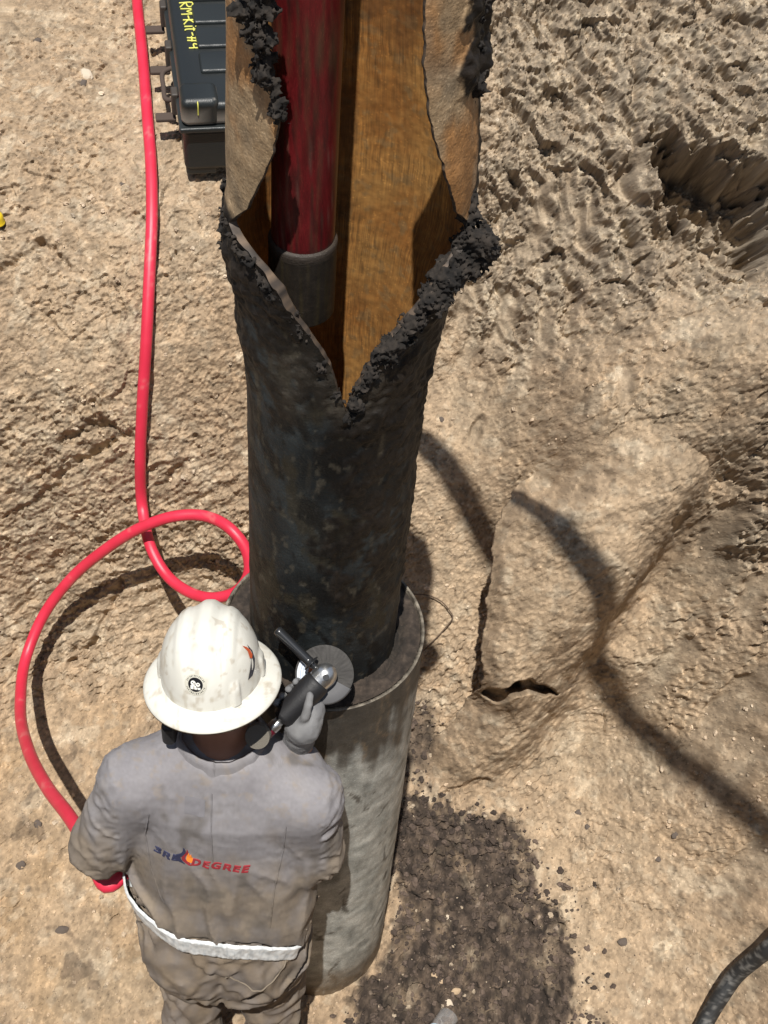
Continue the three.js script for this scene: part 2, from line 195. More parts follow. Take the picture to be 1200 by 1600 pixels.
function cached(f, s0, s1, t0, t1, h) {               // tabulate on a coarse grid, read back with cubic interpolation
  const nx = Math.ceil((s1 - s0) / h) + 4, ny = Math.ceil((t1 - t0) / h) + 4, T = new Float32Array(nx * ny);
  for (let j = 0; j < ny; j++) for (let i = 0; i < nx; i++) T[j * nx + i] = f(s0 + (i - 1) * h, t0 + (j - 1) * h);
  const cr = (a, b, c, d, t) => b + .5 * t * (c - a + t * (2 * a - 5 * b + 4 * c - d + t * (3 * (b - c) + d - a)));
  return (s, t) => { let x = clamp((s - s0) / h + 1, 1, nx - 2.001), y = clamp((t - t0) / h + 1, 1, ny - 2.001), i = Math.min(Math.floor(x), nx - 3), j = Math.min(Math.floor(y), ny - 3); x -= i; y -= j; const r = k => { const q = (j + k) * nx + i; return cr(T[q - 1], T[q], T[q + 1], T[q + 2], x); }; return cr(r(-1), r(0), r(1), r(2), y); };
}
const baseN = cached(exactBase, -2.4, 2.6, -1.2, 3.6, .05), buttN = cached(exactButt, .2, 1.4, .2, 2, .03);
const toWorld = (s, t, n) => [s, .6726 * t + .74 * n, -.74 * t + .6726 * n];
const toSheet = (x, y, z) => [x, .6726 * y - .74 * z, .74 * y + .6726 * z];

const SOIL = {};
function ground(s, t, want, butt) {                          // height n over the leaning plane; with want, the soil's colour goes into SOIL.c
  const w1 = noise2(s * 7 + 3, t * 7), w2 = noise2(s * 7, t * 7 + 9), ws = s + .02 * w1 + .008 * noise2(s * 31, t * 31), wt = t + .02 * w2 + .008 * noise2(s * 31 + 5, t * 31);
  let n = baseN(s, t); if (butt) { const k = butt.k; n = lerp(n - .004, buttN(s, t) + .014 * fbm2(s * 9, t * 9, 3), k); }
  // how broken the ground is: crumbly rock on the high right wall, dusty and smooth by the casing and on the floor
  const rocky = sstep(.2, .42, s + .12 * w1) * sstep(1.78, 2.15, t - .25 * (s - .6) + .1 * w2);
  const farRight = sstep(.95, 1.25, s + .1 * w1) * sstep(.95, 1.5, t);
  const floor = 1 - sstep(.3, .8, t + .12 * w1);
  const leftWall = sstep(.55, .8, t) * (1 - sstep(1.45, 1.75, t + .1 * w2)) * (1 - sstep(-.35, .1, s));
  const chute = Math.exp(-(((s - .36) / .13) ** 2)) * sstep(.8, 1.1, t) * (1 - sstep(1.7, 1.95, t));
  let rough = clamp(.42 + .75 * rocky + .6 * farRight - .12 * floor + .12 * leftWall - .3 * chute + .25 * fbm2(s * 3.1, t * 3.1, 2));
  // buttress of uncut soil that stands out of the wall
  const inB = butt ? 1 : 0;
  // scraped flank of the buttress: smooth, with fine score lines that run up to the right
  const flank = inB * sstep(-.03, .05, (s - .53) * .62 - (t - .82) * .5 + .01 * w1) * (1 - sstep(1.35, 1.6, t));
  if (flank > 0) { rough = lerp(rough, .42, flank); const a = s * .79 - t * .62 + .012 * w1; const b = s * .62 + t * .79; n += flank * (.007 * noise2((a + .02 * w2) * 34, b * 5) + .005 * noise2(a * 80 + 7, b * 13) + .004 * noise2(a * 30 + 3, b * 30)); }
  else if (inB) rough = lerp(rough, .3, .7);
  // hollow under the ledge
  if (!butt && s > .6 && t > 1.9 && t < 2.6) { const d = polyDist(ws + .025 * noise2(s * 17, t * 17), wt + .02 * noise2(s * 19, t * 19 + 4), HOLLOW); if (d < .03) n -= (.34 + .09 * fbm2(s * 13, t * 13, 3)) * sstep(.012, -.075, d + .03 * noise2(s * 24, t * 24) + .015 * noise2(s * 60, t * 60)) * lerp(.3, 1, sstep(2.02, 2.2, t - .02)); }
  if (s > .66 && t > 2.2) n += .10 * sstep(.66, .85, s) * sstep(2.25, 2.36, t + .45 * (s - .8)) * (1 - sstep(2.6, 2.9, t));
  // tooth marks of the bucket
  let mark = 0;
  for (const [a, b, w] of TOOTH_MARKS) { const [d, q] = segDist(ws, wt, a[0], a[1], b[0], b[1]); if (d < w) { const m = sstep(w * .95, w * .3, d) * sstep(1.0, .3, q); n -= .026 * m; mark = Math.max(mark, m); } }
  rough *= 1 - .75 * mark;
  for (const c of CRACKS) for (let i = 1; i < c.length; i++) { const [d] = segDist(s + .012 * noise2(s * 30, t * 30) + .02 * w1, t + .012 * noise2(s * 30 + 5, t * 30), c[i - 1][0], c[i - 1][1], c[i][0], c[i][1]); if (d < .03) n -= .028 * sstep(.02, .004, d); }
  if (butt) { const a = SLIT; for (let i = 1; i < a.length; i++) { const [d, q] = segDist(ws, wt + .01 * noise2(s * 25, t * 25), a[i - 1][0], a[i - 1][1], a[i][0], a[i][1]); const w = i === 1 ? lerp(.03, .034, q) : lerp(.034, .004, q); if (d < .05) n -= .11 * sstep(w, w * .4, d); } }
  // swells and folds
  n += .032 * fbm2(s * 2.3 + 4, t * 2.3, 3) * (1 - .7 * chute);
  n += rough * .03 * fbm2(s * 6.5, t * 6.5 + 2, 4);
  // chips at three sizes; on the rocky wall they are drawn out down the slope to the right
  const ca = .55, sa = .835, p = (s * ca - t * sa), q = (s * sa + t * ca);   // p runs down to the right
  const wx = .012 * noise2(s * 14, t * 14), wy = .012 * noise2(s * 14 + 8, t * 14);
  const dd = polyDist(s + .05 * w1 + .03 * noise2(s * 22, t * 22), t + .05 * w2 + .03 * noise2(s * 22 + 4, t * 22), DARK_SOIL) + .05 * fbm2(s * 9 + 3, t * 9, 4) + .03 * noise2(s * 45, t * 45), spill = sstep(.03, -.02, dd);
  rough = clamp(rough + .5 * spill);
  const patchy = lerp(lerp(.5, 1.2, sstep(-.22, .22, fbm2(s * 3.7 + 90, t * 3.7, 3))), 1, Math.max(rocky, spill * .8)) * (inB ? .75 : 1);
  const layer = (k, a, x) => { let h = 0, e = 0; if (rocky < .98) { const f = chips((p + x * wx) * k + a, (q + x * wy) * k, a); h = f[0] * (1 - rocky); e = sstep(.12, 0, f[1]) * (1 - rocky); } if (rocky > .02) { const f = chips((p + x * wx) * k * .55 + a + 5, (q + x * wy) * k, a + 3); h += f[0] * rocky; e += sstep(.12, 0, f[1]) * rocky; } return [h, e, FO[2]]; };
  let f = layer(8.5, 1, 1); n += .042 * rough * rough * f[0] * (1 - .95 * rocky) * (1 - spill) * (1 - .7 * leftWall) - .004 * rough * f[1] * (1 - rocky) * (1 - spill) * (1 - .6 * leftWall);
  const lumpy = clamp(rocky + .8 * farRight + .75 * spill + .35 * sstep(1.75, 2.0, t) * (1 - rocky) + .3 * inB * (1 - flank) * sstep(1.0, .8, t)) * (1 - .85 * mark);
  let lt = .5; if (lumpy > .02) { const v1 = noise2(s * 3.3 + 7, t * 3.3), x = (p + 2 * wx) * lerp(1, .62, rocky), y = q + 2 * wy; n += lumpy * ((.075 - .045 * spill) * (.6 + .8 * v1) * clods(x * 6.5 + .3 * v1, y * 6.5, 5) + .014 * clods(x * 42, y * 42 + 5, 7)); lt = FO[2]; n += rocky * .03 * (ridge(noise2((p + wx) * 9 + 4, (q + wy) * 21)) - .4); }
  { // bedding of the left wall: long flakes that climb to the right
    const lw = clamp(leftWall + .35 * sstep(.2, .5, fbm2(s * 2 + 31, t * 2, 2)) * (1 - rocky) * (1 - flank)); if (lw > .02) { const e1 = s * .82 + t * .57, e2 = -s * .57 + t * .82, b1 = noise2((e1 + 2 * wx) * 5, (e2 + 2 * wy) * 17 + 6), b2 = noise2((e1 + wx) * 13, (e2 + wy) * 38 + 2), b3 = noise2(e1 * 30, e2 * 80); n += lw * (.013 * (ridge(b1) - .4) + .0075 * (ridge(b2) - .4) + .0035 * b3); } }
  f = layer(20, 2, .7); n += lerp(.35, 1.1, patchy) * .021 * (.25 + rough) * rough * f[0] * (1 + .1 * rocky) * (1 - .3 * spill) * (1 - .4 * leftWall) - .003 * rough * f[1] * (1 - rocky) * (1 - spill); const tone2 = f[2];
  f = layer(47, 3, .4); n += patchy * .0135 * (.25 + rough) * (1 - .4 * flank) * (1 - .7 * mark) * f[0]; const tone3 = f[2];
  let tone4 = .5; { f = chips((p + .2 * wx) * 96, (q + .2 * wy) * 96, 9); n += lerp(.4, 1, patchy) * .0095 * (.2 + rough) * f[0] * (1 - .6 * flank) * (1 - .7 * mark); const ft = f[2]; tone4 = ft; }
  const gr = noise2(s * 120, t * 120); n += .0028 * (.35 + rough) * gr + .005 * rough * noise2(s * 46, t * 46 + 3);
  if (want) {
    const big = fbm2(s * 1.7 + 8, t * 1.7, 3), mid = fbm2(s * 6 + 1, t * 6 + 4, 3), fine = noise2(s * 33, t * 33);
    let c = mix3([.425, .315, .215], [.545, .43, .31], clamp(.5 + .9 * big + .35 * mid));
    c = mix3(c, [.46, .325, .20], clamp(.15 + 1.2 * mid + .25 * fine) * .4);
    c = mix3(c, [.46, .315, .175], floor * .5 * sstep(-.1, -.5, s) * clamp(.6 + mid));
    c = mix3(c, [.40, .335, .26], clamp(rocky * .75 + farRight * .5 + .3 * leftWall * clamp(.4 + mid) + .3 * fine * rocky));
    const grey = clamp(sstep(.1, .42, fbm2(s * 2.6 + 20, t * 2.6 + 3, 4)) * .6); c = mix3(c, [.35, .29, .215], grey * .7);
    if (inB && flank < .5) c = mix3(c, [.50, .385, .27], .6);
    c = mix3(c, [.43, .325, .225], .7 * flank);
    c = mix3(c, [.40, .32, .235], .75 * mark);
    // caliche: pale chalky bits
    const pale = sstep(.34, .55, noise2(s * 9 + 30, t * 9) + .35 * fine) * .5 + (tone3 > .86 ? .55 : 0) * (.35 + rough * .7); c = mix3(c, [.62, .53, .41], clamp(pale));
    if (tone2 > .95 || tone3 < .05) c = mix3(c, [.24, .18, .125], .35 * clamp(.6 + 1.5 * mid)); c = mix3(c, lt < .3 ? [.22, .175, .13] : [.56, .47, .36], rocky * (lt < .3 ? .55 : lt > .75 ? .5 : 0) * clamp(.7 + mid));
    // dark spilt soil on the floor and spots of it around
    let dark = spill * clamp(1.05 + 1.1 * fbm2(s * 11, t * 11, 4));
    const spots = sstep(.42, .55, noise2(s * 17 + 50, t * 17) + .45 * noise2(s * 47, t * 47) + .3 * big) * (floor * .45 + .05) * sstep(.0, .3, fbm2(s * 2.7 + 17, t * 2.7, 2)) * sstep(-1.5, .2, -Math.abs(s - .5) + .9);
    const leftSpots = sstep(.5, .62, noise2(s * 12 + 11, t * 12 + 70) + .5 * fine + .5 * big) * floor * (s < -.6 ? 1 : 0) * sstep(.05, .3, fbm2(s * 3 + 77, t * 3, 2) + .1);
    const strip = sstep(.085, .03, Math.abs(s - .305 + .05 * w1)) * sstep(.2, .3, t) * sstep(.82, .6, t) * clamp(.75 + 1.8 * mid);
    dark = clamp(Math.max(dark, spots * .6, leftSpots * .55, strip * .9));
    if (dark > 0) { const k = clamp(.1 + .9 * fine + .6 * lt + .4 * mid); c = mix3(c, mix3([.045, .033, .026], [.15, .112, .086], k), dark); }
    const wet = sstep(.75, .95, s) * sstep(1.2, 1.5, t) * (1 - sstep(1.7, 1.9, t)) * sstep(.05, .3, fbm2(s * 7 + 40, t * 7, 3) + .15); c = mix3(c, [.22, .175, .13], wet * .35);
    const g = (1 + .16 * gr + .14 * fine) * (.9 + .22 * tone4 - (tone4 < .06 ? .18 : 0) + (tone4 > .95 ? .12 : 0)); SOIL.c = [c[0] * g, c[1] * g, c[2] * g];
  }
  return n;
}
const groundAt = (x, z) => { let y = .5; for (let i = 0; i < 40; i++) { const [s, t] = toSheet(x, y, z), n = ground(s, t); const w = toWorld(s, t, n); const ty = y + (w[2] - z > 0 ? 1 : 0) * 0; y = clamp(y + .6 * ((n - .6726 * z) / .74 - y), -.5, 3.5); } return y; };
const lines = (a, b, fa, fb, fine, coarse) => { const L = []; let x = a; while (x < b) { L.push(x); x += x < fa - .001 ? Math.min(coarse, Math.max(fine, fa - x)) : x < fb ? fine : coarse; } L.push(b); return L; };
const pitMat = std({ vertexColors: true, map: soilMap, bumpMap: soilBump, bumpScale: .007, roughness: .97 });
{
  const S = lines(-2.3, 2.4, -1.32, 1.48, .0037, .035), T = lines(-1.15, 3.5, -.52, 3.28, .0037, .035);
  const g = gridGeo(S.length, T.length, (i, j) => { const s = S[i], t = T[j], n = ground(s, t, true); return { p: toWorld(s, t, n), uv: [s, t], c: SOIL.c }; });
  const m = mesh('pit_ground', g, pitMat); m.userData.kind = 'structure'; m.userData.label = 'tan dug earth of the pit floor and walls';
}
{ // the buttress: its own shell, whose left side leans back under it down to the chute
  const dist = (s, t) => polyDist(s + .02 * noise2(s * 7 + 3, t * 7) + .008 * noise2(s * 31, t * 31), t + .02 * noise2(s * 7, t * 7 + 9) + .008 * noise2(s * 31 + 5, t * 31), BUTTRESS_OUTLINE);
  const s0 = .3, t0 = .34, h = .0044, nx = Math.ceil(.95 / h), ny = Math.ceil(1.5 / h), id = new Int32Array(nx * ny).fill(-1), pos = [], uv = [], col = [], idx = [];
  for (let j = 0; j < ny; j++) for (let i = 0; i < nx; i++) {
    let s = s0 + i * h, t = t0 + j * h; const d = dist(s, t); if (d > .05) continue;
    const wsx = s + .02 * noise2(s * 7 + 3, t * 7) + .008 * noise2(s * 31, t * 31), wty = t + .02 * noise2(s * 7, t * 7 + 9) + .008 * noise2(s * 31 + 5, t * 31); let dL = 9, dR = 9; for (let k = 0; k < BUTTRESS_OUTLINE.length; k++) { const a = BUTTRESS_OUTLINE[k], b = BUTTRESS_OUTLINE[(k + 1) % BUTTRESS_OUTLINE.length], q = segDist(wsx, wty, a[0], a[1], b[0], b[1])[0]; if (k < 10) dL = Math.min(dL, q); else dR = Math.min(dR, q); }
    const onLeft = dL < dR; if (d > .002 && !onLeft) continue; let drop = .045 * Math.exp(-((dL / .03) ** 2)) * sstep(0, .1, dR), lean = 0;
    const u = s, v = t;
    if (d > 0) { const e = .004, gx = (dist(s + e, t) - d) / e, gy = (dist(s, t + e) - d) / e, l = Math.hypot(gx, gy) || 1; s -= gx / l * d; t -= gy / l * d; drop += d * 14; lean = onLeft ? .26 * d * 14 : 0; s -= gx / l * lean; t -= gy / l * lean; }
    const n = ground(d > 0 ? u : s, d > 0 ? v : t, true, { k: sstep(.0, .16, dR) }) - drop;
    id[j * nx + i] = pos.length / 3; pos.push(...toWorld(s, t, n)); uv.push(u, v + drop); col.push(...SOIL.c);
  }
  for (let j = 0; j < ny - 1; j++) for (let i = 0; i < nx - 1; i++) { const a = id[j * nx + i], b = id[j * nx + i + 1], c = id[(j + 1) * nx + i], d = id[(j + 1) * nx + i + 1]; if (a >= 0 && b >= 0 && d >= 0) idx.push(a, b, d); if (a >= 0 && d >= 0 && c >= 0) idx.push(a, d, c); }
  const g = new THREE.BufferGeometry(); g.setAttribute('position', new THREE.Float32BufferAttribute(pos, 3)); g.setAttribute('uv', new THREE.Float32BufferAttribute(uv, 2)); g.setAttribute('color', new THREE.Float32BufferAttribute(col, 3)); g.setIndex(idx); g.computeVertexNormals();
  const m = mesh('earth_buttress', g, pitMat); m.userData.kind = 'structure';
}
{ // the near wall of the pit under the camera, and the flat yard around the pit
  const n = 90, g = gridGeo(n, 40, (i, j) => { const x = lerp(-4, 4, i / (n - 1)), k = j / 39, y = lerp(-.15, 2.5, k), z = lerp(1.3, 2.15, k) + .12 * fbm2(x * 1.5, y * 1.5, 3) + .05 * noise2(x * 6, y * 6); return { p: [x, y, z], uv: [x, y], c: [.42, .31, .2] }; });
  const w = mesh('pit_wall', g, pitMat); w.userData.kind = 'structure';
  const sh = new THREE.Shape(); sh.moveTo(-60, -60); sh.lineTo(60, -60); sh.lineTo(60, 60); sh.lineTo(-60, 60); sh.closePath();
  const ho = new THREE.Path(); ho.moveTo(-2.1, -2.1); ho.lineTo(2.2, -2.1); ho.lineTo(2.2, 2.9); ho.lineTo(-2.1, 2.9); ho.closePath(); sh.holes.push(ho);
  const yg = new THREE.ShapeGeometry(sh); yg.rotateX(-Math.PI / 2); yg.translate(0, 2.45, 0);
  const c = new Float32Array(yg.attributes.position.count * 3); for (let i = 0; i < c.length; i += 3) { c[i] = .42; c[i + 1] = .31; c[i + 2] = .2; } yg.setAttribute('color', new THREE.BufferAttribute(c, 3));
  const y = mesh('yard_ground', yg, pitMat); y.userData.kind = 'structure';
}

// ---------------------------------------------------------------- the well: outer casing, cement, split inner casing, red pipe
const RING_Y = 1.6, R_OUT = .24, R_IN = .17;
const pipeMat = phy({ vertexColors: true, map: gritMap, bumpMap: gritBump, bumpScale: .004, roughness: .55, specularIntensity: .55 });
const crustMat = std({ vertexColors: true, map: gritMap, bumpMap: gritBump, bumpScale: .005, roughness: .98 });
const rustMat = std({ vertexColors: true, map: streakMap, bumpMap: rustBump, bumpScale: .0012, roughness: .8 });
const pos3 = (a, r, h, cx = 0) => [cx + r * Math.sin(a), h, r * Math.cos(a)];
{
  const oc = thing('outer_casing', 'wide grey outer casing pipe rising from the pit floor beside the worker', 'pipe', [0, 0, 0]);
  const colour = (a, h) => {
    const x = a * R_OUT, wx = .05 * noise2(x * 9, h * 9), wh = .09 * noise2(x * 7 + 5, h * 7);
    const st = fbm2(x * 22 + 3, h * 1.6, 4), sm = fbm2(x * 5 + h * 3.5, h * 5 + 7, 4), sm2 = fbm2((x + wx) * 16 + h * 9, (h + wh) * 7 - x * 5, 5), brush = noise2((x * .8 + h * .6 + wx) * 60, (h * .8 - x * .6) * 7), fine = noise2(x * 90, h * 60);
    let c = mix3([.46, .485, .475], [.70, .72, .70], clamp(.5 + 1.3 * sm2 + .3 * brush));                     // chalky pale coat, brushed on the slant
    c = mix3(c, [.16, .178, .178], clamp(.7 * sstep(.14, .36, fbm2((x + wx) * 8 + 30, (h + wh) * 6, 5)) * .8));
    const top = clamp(sstep(1.26, 1.46, h + .3 * sm + .2 * st));                                              // dark mud run down from the rim
    c = mix3(c, mix3([.034, .028, .023], [.075, .062, .048], clamp(.5 + st + .4 * brush)), top * .94);
    c = mix3(c, [.25, .185, .12], top * sstep(.2, .42, noise2(x * 44 + h * 9 + wx * 40, h * 2.6) + .2 * fine) * .65);   // tan clay runs
    c = mix3(c, [.06, .052, .042], sstep(.3, .4, fbm2((x + wx) * 14, (h + wh) * 11 + 4, 5) + .12 * fine) * .8);        // stuck crumbs
    c = mix3(c, [.2, .15, .10], sstep(.26, .04, h + .12 * sm));                                               // dirt at the foot
    c = mix3(c, [.5, .5, .47], sstep(.3, .5, fine) * .25 * (1 - top));
    return c;
  };
  const rows = 230, cols = 240;
  mesh('pipe_wall', gridGeo(cols, rows, (i, j) => { const a = i / (cols - 1) * Math.PI * 2 - Math.PI, h = lerp(-.25, RING_Y, j / (rows - 1)), r = R_OUT + .0016 * noise2(a * 7, h * 12) + .002 * Math.max(0, noise2(a * 20, h * 25) - .25); return { p: pos3(a, r, h), uv: [a * R_OUT, h], c: colour(a, h) }; }), std({ vertexColors: true, map: gritMap, bumpMap: gritBump, bumpScale: .0015, roughness: .6 }), oc);
  mesh('rim', gridGeo(cols, 4, (i, j) => { const a = i / cols * Math.PI * 2, r = [R_OUT, R_OUT - .0015, R_OUT - .009, R_OUT - .009][j], h = RING_Y + [.0, .0015, .0015, -.05][j] + .0015 * noise2(a * 9, 1); const k = clamp(.5 + .9 * noise2(a * 14, 3)); return { p: pos3(a, r, h), uv: [a * R_OUT, r], c: mix3([.10, .085, .07], [.38, .34, .28], k) }; }, true), pipeMat, oc);
  const ce = thing('cement_ring', 'dark brown cement filling the ring between the two casings', 'cement', [0, RING_Y, 0]);
  mesh('cement_face', gridGeo(260, 34, (i, j) => { const a = i / 260 * Math.PI * 2, k = j / 33, r = lerp(R_OUT - .0095, R_IN - .004, k), x = r * Math.sin(a), z = r * Math.cos(a); const f = fbm2(x * 22, z * 22, 4), g = noise2(x * 90, z * 90), brk = sstep(.1, .4, noise2(x * 14 + 9, z * 14)) * sstep(.35, .75, k); const hh = -.008 + .006 * f + .002 * g - .016 * brk * clamp(.6 + g) + (k > .93 ? .006 * noise2(a * 26, 2) : 0); return { p: [x, hh, z], uv: [x, z], c: mix3(mix3([.034, .026, .021], [.09, .068, .053], clamp(.45 + f + .6 * g)), [.03, .025, .02], brk * .7) }; }, true), crustMat, ce);
}
// inner casing: an oval above the split, round below; the split's two edges as angle (degrees, 0 = towards the camera) by height
const CA = [[1.4, .17], [2.42, .17], [2.58, .188], [2.70, .207], [2.85, .207], [3.15, .192], [3.8, .185]], CX = [[2.4, 0], [2.8, .008], [3.2, -.002]], CB = [[2.4, .17], [2.8, .165]];
const EL = [[2.464, 10], [2.503, 5.2], [2.554, .6], [2.596, -5], [2.626, -12], [2.666, -20], [2.711, -27], [2.736, -37], [2.757, -51], [2.775, -66], [2.79, -63], [2.834, -50], [2.902, -39], [2.971, -31], [3.029, -28], [3.092, -34], [3.138, -45], [3.174, -60], [3.245, -65], [3.8, -68]];
const ER = [[2.464, 10.5], [2.525, 14.8], [2.561, 18.6], [2.596, 23.6], [2.627, 29.3], [2.669, 37.7], [2.702, 45.2], [2.735, 55], [2.757, 66], [2.778, 86], [2.80, 78], [2.85, 60], [2.937, 49], [2.988, 44], [3.058, 39], [3.132, 37], [3.229, 36], [3.303, 34], [3.8, 32]];
const edgeL = h => h <= 2.464 ? 10.25 : table(EL, h) - (.55 + .3 * sstep(2.47, 2.6, h)) * (noise2(h * 34, 3) * .9 + noise2(h * 85, 5) * .5) * sstep(2.464, 2.5, h);
const edgeR = h => h <= 2.464 ? 10.25 : table(ER, h) + (.7 + .4 * sstep(2.47, 2.6, h)) * (noise2(h * 34, 13) * .9 + noise2(h * 85, 15) * .5) * sstep(2.464, 2.5, h);
const D2R = Math.PI / 180, WALL = .007;
const casingP = (deg, h, off) => { const a = deg * D2R, A = stable(CA, h) + off, B = stable(CB, h) + off; return [stable(CX, h) + A * Math.sin(a), h, B * Math.cos(a)]; };
const nearEdge = (deg, h) => { let d = deg > 180 ? deg - 360 : deg; if (h < 2.464) return Math.hypot((d - 10.25) * .003, 2.464 - h); return Math.min(Math.abs(d - edgeL(h)), Math.abs(d - edgeR(h))) * .0032; };
{
  const ic = thing('split_casing', 'tall rusty casing pipe torn open at the front, muddy below the split', 'pipe', [0, 0, 0]);
  const H = []; for (let h = 1.45; h < 3.345; h += h > 2.44 ? .0036 : .0055) H.push(h);
  const N = 290, ang = (i, h) => lerp(edgeR(h), 360 + edgeL(h), i / (N - 1));
  const mud = (deg, h) => {                              // thickness of the mud stuck to the outside
    const d = deg > 180 ? deg - 360 : deg, x = d * D2R * .18, f = fbm2(x * 18, h * 18, 4), g = noise2(x * 55, h * 55);
    const band = sstep(2.36, 2.5, h + .05 * f) * sstep(2.83, 2.76, h + .015 * f), left = sstep(2.62, 2.66, h + .01 * f) * sstep(2.82, 2.76, h) * (d < 0 ? 1 : .4);
    const side = sstep(3.02, 3.08, h + .05 * f) * sstep(58, 70, d + 14 * f) * (d < 130 ? 1 : 0) + sstep(2.8, 2.84, h) * sstep(78, 90, d + 8 * f) * (d < 140 ? 1 : 0) * .6;
    const crust = sstep(-8, 12, d + 25 * fbm2(x * 7 + 2, h * 5, 3)) * (d < 130 ? 1 : 0) * sstep(1.75, 2.05, h + .2 * f) * sstep(2.55, 2.45, h);
    return crust * (.0025 + .006 * clamp(.3 + f + .5 * g)) + band * (.003 + .007 * clamp(.3 + f + .4 * g)) + left * .007 * clamp(.5 + f) + side * (.006 + .011 * clamp(.3 + 1.2 * f + .5 * g)) + sstep(2.36, 1.7, h) * .0012 * clamp(.3 + f) + .0016 * clamp(f + .3 * g) * sstep(2.8, 2.7, h);
  };
  const outC = (deg, h) => {
    const d = deg > 180 ? deg - 360 : deg, x = d * D2R * .18, f = fbm2(x * 9, h * 9, 4), st = fbm2(x * 30, h * 2.5, 3), sm = fbm2(x * 6 + 4, h * 5, 4), g = noise2(x * 70, h * 70);
    const m = mud(deg, h);
    // bare plate above the split: scaly tan and orange
    let up = mix3([.40, .28, .165], [.56, .42, .27], clamp(.5 + f + .5 * g)); up = mix3(up, [.50, .235, .075], sstep(-.05, .25, sm) * .8); up = mix3(up, [.26, .22, .165], sstep(.1, .35, fbm2(x * 7 + 40, h * 4, 3)) * .6);
    // below: wet-looking blue-black coating with olive and clay smears
    let lo = mix3([.011, .0135, .0155], [.044, .055, .061], clamp(.35 + 1.5 * sm + .35 * sstep(0, -60, d))); lo = mix3(lo, [.038, .031, .018], sstep(.06, .2, fbm2(x * 9 + 9, h * 5 + 2, 5)) * .8); lo = mix3(lo, [.0065, .006, .0058], sstep(.05, .17, fbm2(x * 13 + h * 4, h * 7 + 31, 5)) * .85);
    lo = mix3(lo, [.11, .098, .075], sstep(.34, .6, fbm2(x * 40 + 3, h * 24, 3) * 1.6 + .3 * g) * .55);
    lo = mix3(lo, [.11, .09, .06], sstep(.3, .48, noise2(x * 40, h * 5.5 + 6)) * .5 * sstep(2.2, 2.4, h));
    const md = mix3([.008, .0065, .0056], [.033, .026, .0215], clamp(.35 + .9 * f + .4 * g));
    const scuff = sstep(2.4, 2.48, h) * sstep(2.66, 2.55, h) * sstep(-60, -20, d) * sstep(45, 10, d) * clamp(.4 + f);
    let c = h > 2.76 ? mix3(lo, up, sstep(2.765, 2.80, h + .012 * f)) : lo;
    c = mix3(c, md, clamp(sstep(.0022, .0052, m)));
    c = mix3(c, [.12, .105, .082], scuff * .6);
    return c;
  };
  const wob = (deg, h) => h > 2.82 ? .008 * Math.sin((h - 2.82) * 9) * sstep(.06, .0, nearEdge(deg, h)) : 0;
  mesh('pipe_wall', gridGeo(N, H.length, (i, j) => { const h = H[j], d = ang(i, h); return { p: casingP(d, h, mud(d, h) + wob(d, h)), uv: [d * D2R * .18, h], c: outC(d, h) }; }), pipeMat, ic);
  const inC = (deg, h) => {
    const x = (deg > 180 ? deg - 360 : deg) * D2R * .17 + (deg > 180 ? 0 : 0), st = noise2(x * 110, h * 3) * .5 + noise2(x * 45 + 7, h * 1.5) * .5, f = fbm2(x * 9, h * 7 + 3, 4), g = noise2(x * 80, h * 80), streaky = clamp(.35 + .8 * sstep(2.75, 3.05, h) + .5 * sstep(2.2, 1.9, h));
    let c = mix3([.45, .205, .05], [.64, .36, .12], clamp(.5 + 1.2 * f + .3 * g)); c = mix3(c, [.17, .07, .02], clamp(.05 + streaky * 1.1 * st) * .75);
    c = mix3(c, [.38, .25, .12], sstep(.28, .45, fbm2(x * 30 + 5, h * 30, 3) * 1.5 + .35 * g) * .6 * sstep(1.9, 2.2, h)); c = mix3(c, [.13, .05, .013], sstep(.1, .4, fbm2(x * 5 + 21, h * 3, 3)) * .5);
    return c;
  };
  mesh('inner_face', gridGeo(N, H.length, (i, j) => { const h = H[j], d = ang(i, h); return { p: casingP(d, h, -WALL + wob(d, h) + .0006 * noise2(d * .5, h * 60)), uv: [d * D2R * .17, h], c: inC(d, h) }; }), rustMat, ic);
  const He = H.filter(h => h >= 2.462);
  for (const s of [0, 1]) mesh('torn_edge', gridGeo(3, He.length, (i, j) => { const h = He[j], d = s ? 360 + edgeL(h) : edgeR(h), o = [mud(d, h), -.003, -WALL][i], k = clamp(.5 + noise2(h * 90, s * 7)); return { p: casingP(d + (i === 1 ? (s ? .5 : -.5) : 0), h, o + wob(d, h)), uv: [o, h], c: mix3([.03, .024, .02], [.15, .105, .07], k * k) }; }), std({ vertexColors: true, roughness: .6, bumpMap: gritBump, bumpScale: .001 }), ic);
  // clods of mud hanging on the torn edges
  const clump = (balls, cell, seed) => {
    const mn = [9, 9, 9], mx = [-9, -9, -9]; for (const b of balls) for (let k = 0; k < 3; k++) { mn[k] = Math.min(mn[k], b[k] - b[3] - .02); mx[k] = Math.max(mx[k], b[k] + b[3] + .02); }
    return sdfGeo((x, y, z) => { let d = 9; for (const b of balls) { const q = Math.hypot(x - b[0], y - b[1], z - b[2]) - b[3]; d = smin(d, q, .012); } return d < .035 ? d + .012 * noise3(x * 38 + seed, y * 38, z * 38) + .014 * (.35 - Math.abs(noise3(x * 75, y * 75 + seed, z * 75))) + .009 * noise3(x * 160, y * 160, z * 160 + seed) + .005 * noise3(x * 300, y * 300, z * 300 + seed) : d; }, mn, mx, cell,
      (x, y, z) => mix3([.009, .0074, .0064], [.066, .053, .043], clamp(.38 + 1.1 * fbm3(x * 34, y * 34, z * 34, 3) + .55 * noise3(x * 130, y * 130, z * 130))), (x, y, z) => [x + z, y + z * .5]);
  };
